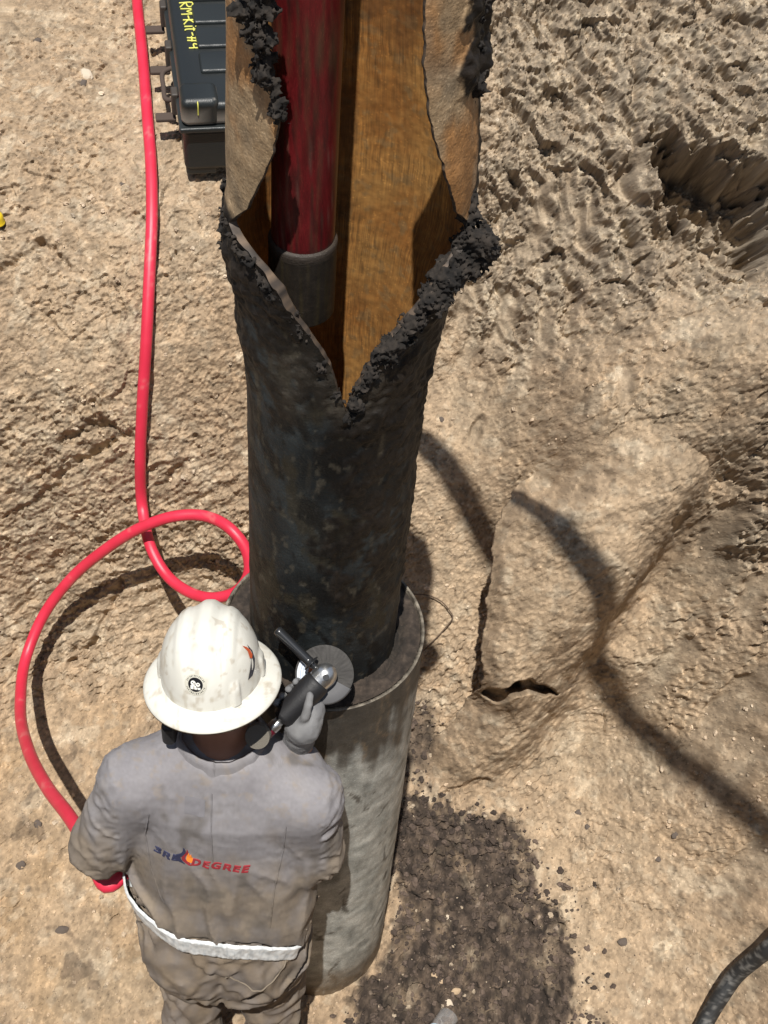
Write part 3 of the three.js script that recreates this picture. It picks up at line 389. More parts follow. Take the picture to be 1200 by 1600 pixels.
  const along = (ef, h0, h1, n, off, rad, seed, dd = 0) => { const r = rng(seed), B = []; for (let i = 0; i < n; i++) { const h = lerp(h0, h1, i / (n - 1)), k = .35 + 1.15 * r() * r() + .3 * r(); const d = ef(h) + dd * (.5 + r()); B.push([...casingP(d, h - rad * .4, off + .006 * r()), rad * k]); } return B; };
  const R1 = along(edgeR, 2.60, 2.765, 26, .003, .019, 5, 5); R1.push([.225, 2.765, .045, .03], [.236, 2.74, .03, .033], [.215, 2.80, .02, .02], [.216, 2.83, .015, .015], [.24, 2.775, .05, .022], [.2, 2.72, .07, .028], [.225, 2.715, .05, .022]);
  mesh('mud_crust', clump(R1, .0034, 3), crustMat, ic);
  mesh('mud_crust', clump(along(edgeR, 2.45, 2.6, 16, .0, .0105, 9, 3), .003, 6), crustMat, ic);
  mesh('mud_crust', clump(along(edgeL, 2.5, 2.68, 20, -.002, .0058, 15, -3), .0028, 16), crustMat, ic);
  mesh('mud_crust', clump([...along(edgeL, 2.70, 2.775, 10, .004, .010, 19, -4), [-.196, 2.76, .03, .014], [-.2, 2.73, .02, .014], [-.2, 2.80, 0, .012], [-.195, 2.69, .03, .014]], .003, 26), crustMat, ic);
  mesh('mud_crust', clump([...along(edgeL, 3.03, 3.12, 14, .0, .0095, 29, 1), ...along(h => -38 - (h - 3.1) * 20, 3.10, 3.3, 18, .006, .016, 33, 3), ...along(h => -50, 3.16, 3.3, 10, .006, .016, 35, 5)], .0034, 36), crustMat, ic);
  mesh('mud_crust', clump(along(h => 72, 3.05, 3.32, 16, .0, .016, 41, 8), .0036, 46), crustMat, ic);
}
{
  const X = -.069, Z = .0, dp = thing('red_pipe', 'dark red painted pipe hanging inside the split casing', 'pipe', [X, 2.552, Z]);
  const L = new THREE.LatheGeometry([[.052, .155], [.0555, .157], [.0555, .17], [.0555, 1.9], [.05, 1.9]].reduce((a, p, i, s) => { if (i && Math.abs(p[1] - s[i - 1][1]) > .3) for (let k = 1; k < 60; k++) a.push(new THREE.Vector2(lerp(s[i - 1][0], p[0], k / 60), lerp(s[i - 1][1], p[1], k / 60))); a.push(new THREE.Vector2(...p)); return a; }, []), 72);
  const paint = (g, f) => { const p = g.attributes.position, c = new Float32Array(p.count * 3); for (let i = 0; i < p.count; i++) c.set(f(p.getX(i), p.getY(i), p.getZ(i)), i * 3); g.setAttribute('color', new THREE.BufferAttribute(c, 3)); return g; };
  paint(L, (x, y, z) => { const a = Math.atan2(x, z), f = fbm2(a * 3, y * 7, 4), g = noise2(a * 12, y * 60); let c = mix3([.135, .007, .011], [.19, .013, .017], clamp(.5 + f)); c = mix3(c, [.05, .016, .014], sstep(.08, .22, fbm2(a * 4 + 7, y * 9, 5)) * .75); c = mix3(c, [.12, .06, .035], sstep(.1, .26, fbm2(a * 9 + 3, y * 5 + 8, 4)) * .45); c = mix3(c, [.10, .065, .035], sstep(.05, .02, Math.abs(y - .545 + .01 * f)) * sstep(-.2, .3, noise2(a * 3 + 2, 4)) * .6); c = mix3(c, [.22, .12, .1], sstep(.3, .5, fbm2(a * 6, y * 16, 4) * 1.3 + .3 * g) * .5 * sstep(.5, .3, y)); return c; });
  mesh('pipe_wall', L, phy({ vertexColors: true, map: gritMap, roughness: .4, bumpMap: gritBump, bumpScale: .0006, clearcoat: .25, clearcoatRoughness: .4 }), dp);
  const cp = new THREE.LatheGeometry([[.040, .0], [.0575, .0], [.0602, .004], [.0605, .06], [.0605, .14], [.0612, .15], [.0612, .157], [.059, .161], [.0555, .162]].map(p => new THREE.Vector2(...p)), 72);
  paint(cp, (x, y, z) => { const a = Math.atan2(x, z), f = fbm2(a * 5, y * 20, 4); return mix3(mix3([.016, .013, .0105], [.04, .032, .024], clamp(.5 + f)), y > .148 ? [.085, .068, .056] : [.07, .055, .022], y > .148 ? .7 : sstep(.15, .35, noise2(a * 6 + 3, y * 30)) * .5); });
  mesh('coupling', cp, std({ vertexColors: true, map: gritMap, roughness: .55, bumpMap: gritBump, bumpScale: .001 }), dp);
}

// ---------------------------------------------------------------- angle grinder: local x along the body towards the air inlet, z out of the disc's face
const GO = V(.022, 1.7562, .2518), GX = V(-.6323, -.5211, .5733).normalize(), GZ = V(0, .74, .6726).normalize(), GY = GZ.clone().cross(GX).normalize();
const inGrip = (a, s, c) => [GO.x + GX.x * a + GY.x * s + GZ.x * c, GO.y + GX.y * a + GY.y * s + GZ.y * c, GO.z + GX.z * a + GY.z * s + GZ.z * c];
const GR = { cuff: [-.026, 1.565, .297], palm: [inGrip(.112, .046, -.028), inGrip(.078, .035, -.02), inGrip(.105, .04, -.03), inGrip(.072, .03, -.034)], box: [[-.14, 1.50, .16], [.09, 1.80, .42]],
  fingers: [.052, .073, .094, .113].map((a, i) => [inGrip(a + .006, .036, -.022), inGrip(a, .022, -.042), inGrip(a - .002, -.008, -.044), inGrip(a, -.031, -.022 + .003 * i), inGrip(a, -.034, .002)]).concat([[inGrip(.108, .034, -.005), inGrip(.088, .032, .018), inGrip(.062, .018, .034), inGrip(.046, .006, .037)]]) };
{
  const gr = thing('angle_grinder', 'black and silver air angle grinder held against the casing rim', 'grinder', GO.toArray());
  gr.setRotationFromMatrix(new THREE.Matrix4().makeBasis(GX, GY, GZ));
  const black = std({ color: rgb(.012, .012, .0135), roughness: .55, bumpMap: gritBump, bumpScale: .0006 }), steel = std({ color: rgb(.62, .62, .61), roughness: .28, metalness: .95, bumpMap: gritBump, bumpScale: .0004 }), dark = std({ color: rgb(.09, .09, .092), roughness: .3, metalness: .8 });
  const latheX = (pts, seg = 40) => { const g = new THREE.LatheGeometry(pts.map(p => new THREE.Vector2(...p)), seg); g.rotateZ(-Math.PI / 2); return g; };   // profile (radius, x)
  const latheZ = (pts, seg = 56) => { const g = new THREE.LatheGeometry(pts.map(p => new THREE.Vector2(...p)), seg); g.rotateX(Math.PI / 2); return g; };
  mesh('grip_sleeve', latheX([[.0, .014], [.024, .014], [.029, .018], [.0305, .026], [.0305, .056], [.0285, .072], [.0255, .12], [.022, .128], [.016, .132], [.0, .132]]), black, gr);
  mesh('gear_head', mergeGeometries([sdfGeo((x, y, z) => { let d = ellipsoid(x, y, z, [-.004, 0, .0], [.027, .0255, .024]); d = smin(d, capsule(x, y, z, [0, 0, 0], [.022, 0, 0], .0225, .0255), .01); d = smin(d, Math.max(Math.hypot(x, y) - .0235, Math.abs(z + .012) - .012), .006); return d; }, [-.04, -.04, -.04], [.05, .04, .04], .0026)].map(g => { g.deleteAttribute('color'); return g; })), steel, gr);
  mesh('lock_button', (() => { const g = new THREE.CylinderGeometry(.0065, .007, .006, 20); g.rotateX(Math.PI / 2); g.translate(-.004, .004, .0255); return g; })(), dark, gr);
  // side handle
  const hg = new THREE.LatheGeometry([[0, .022], [.007, .022], [.007, .034], [.0085, .036], [.0195, .037], [.0195, .040], [.0115, .042], [.0108, .05], [.0108, .128], [.0112, .134], [.0105, .1405], [.006, .143], [0, .1435]].map(p => new THREE.Vector2(...p)), 32); hg.rotateX(Math.PI); const sh = mesh('side_handle', hg, phy({ color: rgb(.03, .031, .033), roughness: .22, metalness: .35, clearcoat: .6 }), gr); sh.rotation.z = 0;
  // disc, its paper label and the guard
  const dc = gridGeo(96, 12, (i, j) => { const a = i / 96 * Math.PI * 2, T = [[.008, -.0262], [.02, -.0262], [.024, -.0285], [.034, -.029], [.046, -.029], [.058, -.029], [.0635, -.0292], [.0638, -.031], [.0635, -.0325], [.05, -.033], [.03, -.033], [.008, -.033]][j], f = noise2(T[0] * 900, a * 9), g = .9 + .5 * noise2(T[0] * Math.cos(a) * 700, T[0] * Math.sin(a) * 700); const p = [T[0] * Math.cos(a), T[0] * Math.sin(a), T[1]]; const lab = T[0] < .05 && T[0] > .02 && a > 2.35 && a < 3.6; const base = [.052 * g, .049 * g, .046 * g]; return { p, uv: [p[0], p[1]], c: base }; }, true);
  const disc = mesh('grinding_disc', dc, std({ vertexColors: true, roughness: .85, bumpMap: gritBump, bumpScale: .002 }), gr);
  const ring = (r0, r1, a0, a1, z) => { const g = new THREE.RingGeometry(r0, r1, 40, 1, a0, a1 - a0); g.translate(0, 0, z); return g; };
  mesh('label', ring(.027, .036, -1.45, .1, -.0272), std({ color: rgb(.5, .2, .1), roughness: .7 }), disc); mesh('label', ring(.036, .0595, -1.45, .1, -.0268), std({ color: rgb(.6, .64, .7), roughness: .7 }), disc);
  for (const r of [.041, .046, .051]) mesh('label', ring(r, r + .0012, -1.35, .0, -.0263), std({ color: rgb(.25, .33, .5), roughness: .7 }), disc);
  mesh('guard', gridGeo(40, 8, (i, j) => { const a = lerp(.35, 2.05, i / 39), T = [[.022, -.022], [.045, -.0215], [.062, -.0215], [.0665, -.024], [.0668, -.036], [.0655, -.036], [.0650, -.0245], [.03, -.0235]][j]; return { p: [T[0] * Math.cos(a - .2), T[0] * Math.sin(a - .2), T[1]], uv: [T[0], a * .05] }; }), std({ color: rgb(.10, .10, .104), roughness: .5, metalness: .3, side: THREE.DoubleSide }), gr);
  // air inlet: steel nipple, maroon swivel, black and steel ends
  mesh('inlet_nipple', latheX([[.0, .130], [.012, .130], [.0125, .142], [.015, .143], [.015, .158], [.010, .160], [.0, .160]], 6), steel, gr);
  mesh('swivel_collar', latheX([[.0, .159], [.0125, .159], [.0135, .161], [.0135, .166], [.0125, .167], [.0125, .169], [.0135, .170], [.0135, .178], [.0115, .180], [.0, .180]], 28), std({ color: rgb(.13, .012, .025), roughness: .35, metalness: .4 }), gr);
  mesh('hose_end', latheX([[.0, .179], [.0095, .179], [.0095, .190], [.0075, .192], [.0, .192]], 24), black, gr);
  mesh('inlet_nipple', latheX([[.0, .191], [.0065, .191], [.0065, .197], [.0048, .199], [.0, .199]], 20), steel, gr);
}

// ---------------------------------------------------------------- the worker, seen from behind and above
const J = { lsh: [-.372, 1.502, .40], rsh: [.006, 1.485, .398], lel: [-.465, 1.275, .44], rel: [.03, 1.28, .415], lwr: [-.375, 1.215, .20], rwr: [-.026, 1.548, .297], lhip: [-.262, .93, .475], rhip: [-.085, .93, .465], lkn: [-.285, .55, .42], rkn: [-.065, .55, .415], lan: [-.285, .19, .50], ran: [-.065, .19, .495], head: [-.206, 1.80, .315] };
// half-width, half-depth and centre of the trunk by height
const TRUNK = [[.78, -.172, .47, .175, .13], [.92, -.174, .475, .195, .142], [1.02, -.177, .46, .2, .13], [1.12, -.18, .44, .212, .125], [1.25, -.184, .412, .213, .126], [1.38, -.186, .378, .212, .126], [1.47, -.186, .372, .198, .118], [1.54, -.186, .355, .168, .1], [1.585, -.187, .345, .11, .085], [1.61, -.188, .34, .075, .07]];
const trunk = (x, y, z, grow = 0) => { const q = clamp(y, .78, 1.61), cx = table(TRUNK, q), cz = table(TRUNK, q, 2), a = table(TRUNK, q, 3) + grow, b = table(TRUNK, q, 4) + grow, ux = Math.abs(x - cx) / a, uz = Math.abs(z - cz) / b; const k = Math.pow(Math.pow(ux, 2.4) + Math.pow(uz, 2.4), 1 / 2.4); const r = (k - 1) * Math.min(a, b); const over = Math.max(y - 1.60, .79 - y, -1); return over > 0 ? Math.hypot(Math.max(r, 0), over) : Math.max(r, over); };
const folds = (x, y, z) => { // creases of heavy cotton: they run down the back, gather at the waist and across the elbows
  const w = .06 * noise3(x * 6, y * 6, z * 6), low = sstep(1.42, 1.14, y), f1 = ridge(noise3((x + w + .25 * (y - 1.3)) * 13, y * 3.2 + w * 8, z * 6)), f2 = noise3((x + w) * 26, y * 7, z * 14), f3 = .6 * ridge(noise3(x * 7 + 3, (y + .5 * x + w) * 27, z * 7)) + .4 * ridge(noise3(x * 13, (y - .6 * x + w) * 40, z * 13 + 4));
  const arm = (x < -.4 || x > .045) ? 1 : 0;
  return -(.014 * (.2 + low) * (Math.pow(clamp(f1), 2.2) - .35) + .0016 * (.4 + low) * f2 + arm * .010 * (f3 - .5) + .0012 * noise3(x * 60, y * 60, z * 60));
};
const shirtSdf = (x, y, z) => {
  let d = trunk(x, y, z, .004 + .012 * sstep(1.2, 1.13, y));
  d = smin(d, capsule(x, y, z, [-.33, 1.507, .385], J.lsh, .075, .076), .05); d = smin(d, capsule(x, y, z, [-.03, 1.492, .388], J.rsh, .075, .076), .05);
  d = smin(d, capsule(x, y, z, J.lsh, J.lel, .077, .066), .03); d = smin(d, capsule(x, y, z, J.rsh, J.rel, .077, .062), .03);
  d = smin(d, Math.max(capsule(x, y, z, J.lel, J.lwr, .064, .046)), .03);
  const m = [lerp(J.rel[0], J.rwr[0], .8), lerp(J.rel[1], J.rwr[1], .8), lerp(J.rel[2], J.rwr[2], .8)];
  d = smin(d, capsule(x, y, z, J.rel, m, .06, .05), .03);
  d = smin(d, capsule(x, y, z, [-.27, 1.545, .355], [-.1, 1.545, .35], .052, .052), .06);
  return d;
};
const waistY = (x) => 1.112 + .045 * sstep(-.22, -.42, x) - .06 * sstep(-.12, .05, x) - .003 * Math.sin(x * 40);
const shirtFull = (x, y, z) => { let d = shirtSdf(x, y, z); if (d > .03) return d; d += folds(x, y, z); d = Math.max(d, waistY(x) + (z < .35 ? 0 : 0) - y - (x < -.42 || x > .06 ? 9 : 0)); d = Math.max(d, -(Math.hypot(x - J.head[0] - .012, z - .312) - .062) - Math.max(0, 1.585 - y) * 3); return d; };
const legs = (x, y, z) => { let d = trunk(x, y, z, .0); d = smin(d, capsule(x, y, z, J.lhip, J.lkn, .108, .078), .04); d = smin(d, capsule(x, y, z, J.rhip, J.rkn, .108, .078), .04); d = smin(d, capsule(x, y, z, J.lkn, J.lan, .078, .075), .03); d = smin(d, capsule(x, y, z, J.rkn, J.ran, .078, .075), .03); d = smin(d, ellipsoid(x, y, z, [-.255, .93, .50], [.1, .115, .115]), .03); d = smin(d, ellipsoid(x, y, z, [-.09, .93, .50], [.1, .115, .115]), .03); return d; };
const pantsFull = (x, y, z) => { let d = legs(x, y, z); if (d > .04) return d; const w = .05 * noise3(x * 7, y * 7, z * 7); const fd = n => Math.exp(-n * n * 16); d -= .017 * (fd(noise3((x + w) * 8 + y * 4, (y + w) * 10 - Math.abs(x + .17) * 10, z * 6)) - .5) + .007 * (fd(noise3((x - w) * 15 - y * 11, (y + w) * 16, z * 12 + 5)) - .5) + .0025 * noise3(x * 34, y * 24, z * 30); d += .012 * sstep(.02, .0, Math.abs(x + .172)) * sstep(1.0, .9, y) * (z > .5 ? 1 : 0); d -= .004 * Math.sin(Math.atan2(x + .177, z - .45) * 46) * sstep(1.05, 1.075, y); return Math.max(d, y - waistY(x) - .03); };
const cottonUv = (x, y, z) => [x, y + z * .3];
const dirtyGrey = (clean) => (x, y, z) => {
  const f = fbm3(x * 7, y * 6, z * 7, 4), g = fbm3(x * 22, y * 15, z * 22, 3), st = noise3(x * 34, y * 6, z * 20);
  let c = mix3([.21, .20, .21], [.285, .275, .285], clamp(.5 + f + .4 * g));
  const clay = clamp((clean ? sstep(1.44, 1.26, y + .12 * f) * .95 + sstep(.2, .26, Math.abs(x + .18) + .03 * g) * .4 * sstep(1.5, 1.4, y) : .85) + .5 * g + .35 * f + .2 * st);
  c = mix3(c, mix3([.135, .11, .085], [.225, .18, .13], clamp(.5 + g + .5 * st)), clay * .9);
  c = mix3(c, [.10, .088, .075], sstep(.18, .42, fbm3(x * 9 + 20, y * 9, z * 9, 4) + .3 * st) * .6);
  if (!clean) c = c.map((v, i) => v * [.92, .88, .82][i]); if (clean) c = mix3(c, [.27, .215, .155], sstep(.2, .5, noise3(x * 40, y * 22, z * 40) + .5 * noise3(x * 110, y * 110, z * 110)) * sstep(1.46, 1.56, y) * .35); c = c.map(v => v * (1 + .12 * noise3(x * 160, y * 40, z * 160)));
  return c;
};
const cotton = std({ vertexColors: true, roughness: .93, bumpMap: weaveBump, bumpScale: .0006, side: THREE.DoubleSide });
const skinMat = phy({ vertexColors: true, roughness: .55 });
const worker = thing('person', 'worker in dirty grey coverall and white hard hat, seen from behind using a grinder', 'person', [0, 0, 0]);
{ // body: one continuous figure (most of it is under the clothes)
  const bodySdf = (x, y, z) => {
    let d = trunk(x, y, z, -.022);
    for (const [a, b, ra, rb] of [[J.lsh, J.lel, .055, .045], [J.rsh, J.rel, .055, .045], [J.lel, J.lwr, .044, .03], [J.rel, J.rwr, .044, .029], [J.lhip, J.lkn, .085, .058], [J.rhip, J.rkn, .085, .058], [J.lkn, J.lan, .058, .04], [J.rkn, J.ran, .058, .04], [[-.188, 1.56, .325], [-.203, 1.74, .322], .062, .058]]) d = smin(d, capsule(x, y, z, a, b, ra, rb), .03);
    const [hx, hy, hz] = J.head; d = smin(d, ellipsoid(x, y, z, [hx, hy + .02, hz], [.077, .105, .098]), .03); d = smin(d, ellipsoid(x, y, z, [hx, hy - .06, hz - .035], [.058, .06, .065]), .03);
    d = smin(d, capsule(x, y, z, [hx, hy - .005, hz - .095], [hx, hy - .035, hz - .112], .011, .014), .012);      // nose
    for (const s of [-1, 1]) { d = smin(d, ellipsoid(x, y, z, [hx + s * .08, hy - .01, hz + .005], [.010, .032, .02]), .008); d = Math.max(d, -(Math.hypot(x - hx - s * .032, y - hy - .005, z - hz + .1) - .014)); d = Math.min(d, Math.hypot(x - hx - s * .032, y - hy - .005, z - hz + .088) - .012); }
    d = smin(d, capsule(x, y, z, [hx - .022, hy - .075, hz - .098], [hx + .022, hy - .075, hz - .098], .008, .008), .01);   // lips
    for (const [w, dir] of [[J.lwr, [.02, -.05, -.06]], [J.rwr, [.0, .075, -.03]]]) d = smin(d, capsule(x, y, z, w, [w[0] + dir[0], w[1] + dir[1], w[2] + dir[2]], .028, .03), .02);
    for (const [a, s] of [[J.lan, -1], [J.ran, 1]]) d = smin(d, capsule(x, y, z, [a[0], a[1] - .05, a[2] + .03], [a[0] + s * .015, a[1] - .055, a[2] - .16], .035, .032), .02);
    return d;
  };
  mesh('body', sdfGeo(bodySdf, [-.58, .08, .06], [.14, 1.95, .72], .0095, (x, y, z) => { const f = fbm3(x * 20, y * 20, z * 20, 3); return mix3([.34, .165, .105], [.44, .225, .15], clamp(.5 + f)); }), skinMat, worker);
  const [hx, hy, hz] = J.head; mesh('hair', sdfGeo((x, y, z) => { let d = ellipsoid(x, y, z, [hx, hy + .022, hz + .004], [.082, .108, .102]); d = Math.max(d, -(z - hz + .06), hy - .045 - y + (z < hz + .03 ? .03 : 0)); return d + .003 * noise3(x * 120, y * 60, z * 120); }, [hx - .1, hy - .08, hz - .12], [hx + .1, hy + .14, hz + .12], .005, () => [.05, .036, .026]), std({ vertexColors: true, roughness: .8 }), worker);
  mesh('coverall_top', sdfGeo(shirtFull, [-.57, 1.0, .10], [.145, 1.68, .64], .0052, dirtyGrey(true), cottonUv), cotton, worker);
  mesh('trousers', sdfGeo(pantsFull, [-.44, .12, .26], [.10, 1.20, .72], .0068, dirtyGrey(false), cottonUv), cotton, worker);
  // silver reflective tape round the waist, rumpled
  const onTrunk = (a, y, grow) => { const cx = table(TRUNK, y), cz = table(TRUNK, y, 2), A = table(TRUNK, y, 3) + grow, B = table(TRUNK, y, 4) + grow, s = Math.sin(a), c = Math.cos(a), k = Math.pow(Math.pow(Math.abs(s) / A, 2.4) + Math.pow(Math.abs(c) / B, 2.4), -1 / 2.4); return [cx + s * k, y, cz + c * k]; };
  const band = (n, y0, y1, g0, g1, amp) => gridGeo(180, n, (i, j) => { const a = lerp(-1.75, 1.12, i / 179), k = j / (n - 1), p0 = onTrunk(a, 1.1, .02), y = waistY(p0[0]) + lerp(y0, y1, k) + .004 * noise2(a * 5, 3 + k), p = onTrunk(a, y, lerp(g0, g1, k) + amp * (noise2(a * 9, k * 1.5) + .6 * noise2(a * 24 + 3, k * 3) + .35 * noise2(a * 50, k * 5)) - (k === 0 || k === 1 ? .006 : 0)); const f = noise2(a * 14, k * 4); return { p, uv: [a * .2, y], c: mix3([.5, .53, .55], [.76, .78, .78], clamp(.6 + f + .5 * noise2(a * 40, k * 3))) }; });
  mesh('reflective_tape', band(16, -.055, .008, .014, .026, .0018), std({ vertexColors: true, roughness: .5, metalness: .05, side: THREE.DoubleSide }), worker);
  // collar stand and its fold
  mesh('collar', gridGeo(96, 9, (i, j) => { const a = i / 96 * Math.PI * 2, c = Math.cos(a), s = Math.sin(a), k = [0, .35, .7, 1, 1, .8, .5, .2, .0][j], out = j < 4 ? 0 : .008, r = lerp(.104, .079, k) + out + .003 * noise2(a * 4, j * .4), y = lerp(1.562, 1.628, k) + (j >= 4 ? .002 : 0) + .018 * (-c) * .2 - .018 * Math.max(0, -c); const p = [-.190 + r * 1.08 * s, y,   .330 + r * .98 * c]; return { p, uv: [a * .08, y], c: dirtyGrey(true)(p[0], p[1], p[2]) }; }, true), cotton, worker);
  // yoke, centre and side seams: thin raised stitched ridges that lie on the cloth
  const snap = (x, y, z0 = .62, off = .001) => { let z = z0; for (let i = 0; i < 60; i++) { const d = shirtFull(x, y, z); if (d < off) break; z -= Math.max(.0007, (d - off) * .55); } return z; };
  const seam = (pts, r) => { const P = []; for (let i = 0; i < pts.length - 1; i++) for (let k = 0; k < 14; k++) { const x = lerp(pts[i][0], pts[i + 1][0], k / 14), y = lerp(pts[i][1], pts[i + 1][1], k / 14); P.push([x, y, snap(x, y)]); } const g = tube(P, r, P.length * 2, 6); const p = g.attributes.position, c = new Float32Array(p.count * 3), f = dirtyGrey(true); for (let i = 0; i < p.count; i++) c.set(f(p.getX(i), p.getY(i), p.getZ(i)).map(v => v * 1.06), i * 3); g.setAttribute('color', new THREE.BufferAttribute(c, 3)); return g; };
  mesh('seam', seam([[-.195, 1.56], [-.192, 1.46], [-.189, 1.36]], .0018), cotton, worker);
  mesh('seam', seam([[-.33, 1.50], [-.345, 1.40], [-.335, 1.30], [-.30, 1.20]], .0017), cotton, worker);
  mesh('seam', seam([[-.03, 1.50], [-.035, 1.40], [-.05, 1.28], [-.055, 1.16]], .0017), cotton, worker);
  const patch = (x0, x1, y0, y1, n, m, off, col) => gridGeo(n, m, (i, j) => { const x = lerp(x0, x1, i / (n - 1)), y = lerp(y0, y1, j / (m - 1)), z = snap(x, y, .62, off); return { p: [x, y, z], uv: [x, y], c: col(x, y, z) }; });
  mesh('patch', patch(-.253, -.208, 1.508, 1.548, 14, 12, .0022, (x, y, z) => [.205, .198, .212]), cotton, worker);
  // hip pocket: raised stitching on the seat
  const snapP = (x, y) => { let z = .74; for (let i = 0; i < 80; i++) { const d = pantsFull(x, y, z); if (d < .001) break; z -= Math.max(.0008, d * .5); } return z; };
  const ps = [[-.155, .985], [-.12, .955], [-.07, .955], [-.03, .985], [-.01, 1.03]], PP = []; for (let i = 0; i < ps.length - 1; i++) for (let k = 0; k < 8; k++) { const x = lerp(ps[i][0], ps[i + 1][0], k / 8), y = lerp(ps[i][1], ps[i + 1][1], k / 8); PP.push([x, y, snapP(x, y)]); }
  mesh('pocket_seam', tube(PP, .0022, 90, 6), std({ color: rgb(.2, .165, .125), roughness: .95 }), worker);
  // embroidered name on the back: navy '3RD', a flame, red 'DEGREE'
  const font = await new FontLoader().loadAsync('fonts/droid/droid_sans_bold.typeface.json');
  const sew = (shapes, sx, sy, ox, oy, shear) => { const g = new THREE.ExtrudeGeometry(shapes, { depth: .0012, bevelEnabled: false, curveSegments: 6, steps: 1 }); const p = g.attributes.position; for (let i = 0; i < p.count; i++) { const u = p.getX(i) * sx, v = p.getY(i) * sy, x = ox + u + v * shear, y = oy + v - u * .055; p.setXYZ(i, x, y, snap(x, y, .62, .001) + (p.getZ(i) > .0006 ? .0016 : -.001)); } g.computeVertexNormals(); return g; };
  const word = (txt, ox, oy, w) => { const sh = font.generateShapes(txt, .02); const b = new THREE.ShapeGeometry(sh); b.computeBoundingBox(); const W = b.boundingBox.max.x - b.boundingBox.min.x; return sew(sh, w / W, .92, ox, oy, .25); };
  const navy = std({ color: rgb(.028, .032, .075), roughness: .75 }), crimson = std({ color: rgb(.27, .022, .03), roughness: .75 }), orange = std({ color: rgb(.85, .25, .03), roughness: .7 });
  const LY = 1.352;
  mesh('lettering', word('3RD', -.327, LY + .009, .062), navy, worker); mesh('lettering', word('DEGREE', -.241, LY + .004, .128), crimson, worker);
  const sh = (pts) => { const s = new THREE.Shape(); s.moveTo(...pts[0]); s.splineThru(pts.slice(1).map(p => new THREE.Vector2(...p))); s.closePath(); return s; };
  mesh('flame', sew([sh([[.0, -.004], [-.022, .004], [-.020, .018], [-.006, .032], [-.003, .047], [.002, .034], [-.004, .024], [-.012, .014], [-.006, .003]])], 1, 1, -.252, LY + .006, 0), navy, worker);
  mesh('flame', sew([sh([[.012, -.002], [-.006, .006], [-.009, .018], [.0, .031], [.003, .042], [.006, .032], [.0, .022], [.0, .012], [.008, .005]])], 1, 1, -.25, LY + .006, 0), crimson, worker);
  mesh('flame', sew([sh([[.012, .004], [.003, .010], [.003, .021], [.007, .030], [.010, .022], [.012, .027], [.015, .018], [.019, .012], [.02, .005]])], 1, 1, -.2505, LY + .007, 0), orange, worker);
  // boots
  for (const [a, s] of [[J.lan, -1], [J.ran, 1]]) mesh('boot', sdfGeo((x, y, z) => { let d = capsule(x, y, z, [a[0], a[1] + .05, a[2]], [a[0], a[1] - .04, a[2] + .02], .062, .055); d = smin(d, capsule(x, y, z, [a[0], a[1] - .04, a[2] + .02], [a[0] + s * .015, a[1] - .05, a[2] - .17], .052, .046), .03); return Math.max(d, a[1] - .092 - y); }, [a[0] - .1, a[1] - .12, a[2] - .26], [a[0] + .1, a[1] + .14, a[2] + .12], .008, (x, y, z) => mix3([.07, .05, .035], [.2, .15, .1], clamp(.5 + fbm3(x * 20, y * 20, z * 20, 3)))), std({ vertexColors: true, roughness: .9 }), worker);
  // gloves
  const gm = std({ vertexColors: true, roughness: .9, bumpMap: weaveBump, bumpScale: .0005, side: THREE.DoubleSide });
  const glove = (w, chain, palm, extra) => sdfGeo((x, y, z) => { let d = capsule(x, y, z, w, palm[0], .0365, .035); d = smin(d, capsule(x, y, z, palm[0], palm[1], .036, .03), .02); d = smin(d, capsule(x, y, z, palm[2], palm[3], .025, .022), .02); for (const c of chain) { let f = 9; for (let i = 1; i < c.length; i++) f = smin(f, capsule(x, y, z, c[i - 1], c[i], .0115 - .0008 * i, .0108 - .0008 * i), .004); d = smin(d, f, .008); } d += .0022 * noise3(x * 60, y * 60, z * 60); return d; }, extra[0], extra[1], .0033, (x, y, z) => mix3([.14, .14, .145], [.25, .25, .25], clamp(.55 + fbm3(x * 25, y * 25, z * 25, 3))));
  mesh('glove', glove(GR.cuff, GR.fingers, GR.palm, GR.box), gm, worker);
  mesh('glove', glove([-.372, 1.205, .185], [[[-.365, 1.165, .12], [-.35, 1.135, .09], [-.325, 1.12, .10]], [[-.35, 1.16, .11], [-.333, 1.13, .085], [-.31, 1.118, .098]], [[-.337, 1.16, .105], [-.318, 1.132, .085], [-.297, 1.122, .098]], [[-.325, 1.163, .105], [-.305, 1.14, .09], [-.288, 1.13, .1]], [[-.375, 1.19, .15], [-.39, 1.16, .125], [-.378, 1.135, .115]]], [[-.36, 1.185, .15], [-.352, 1.168, .125], [-.36, 1.185, .14], [-.33, 1.17, .115]], [[-.45, 1.07, .03], [-.24, 1.28, .26]]), gm, worker);
}
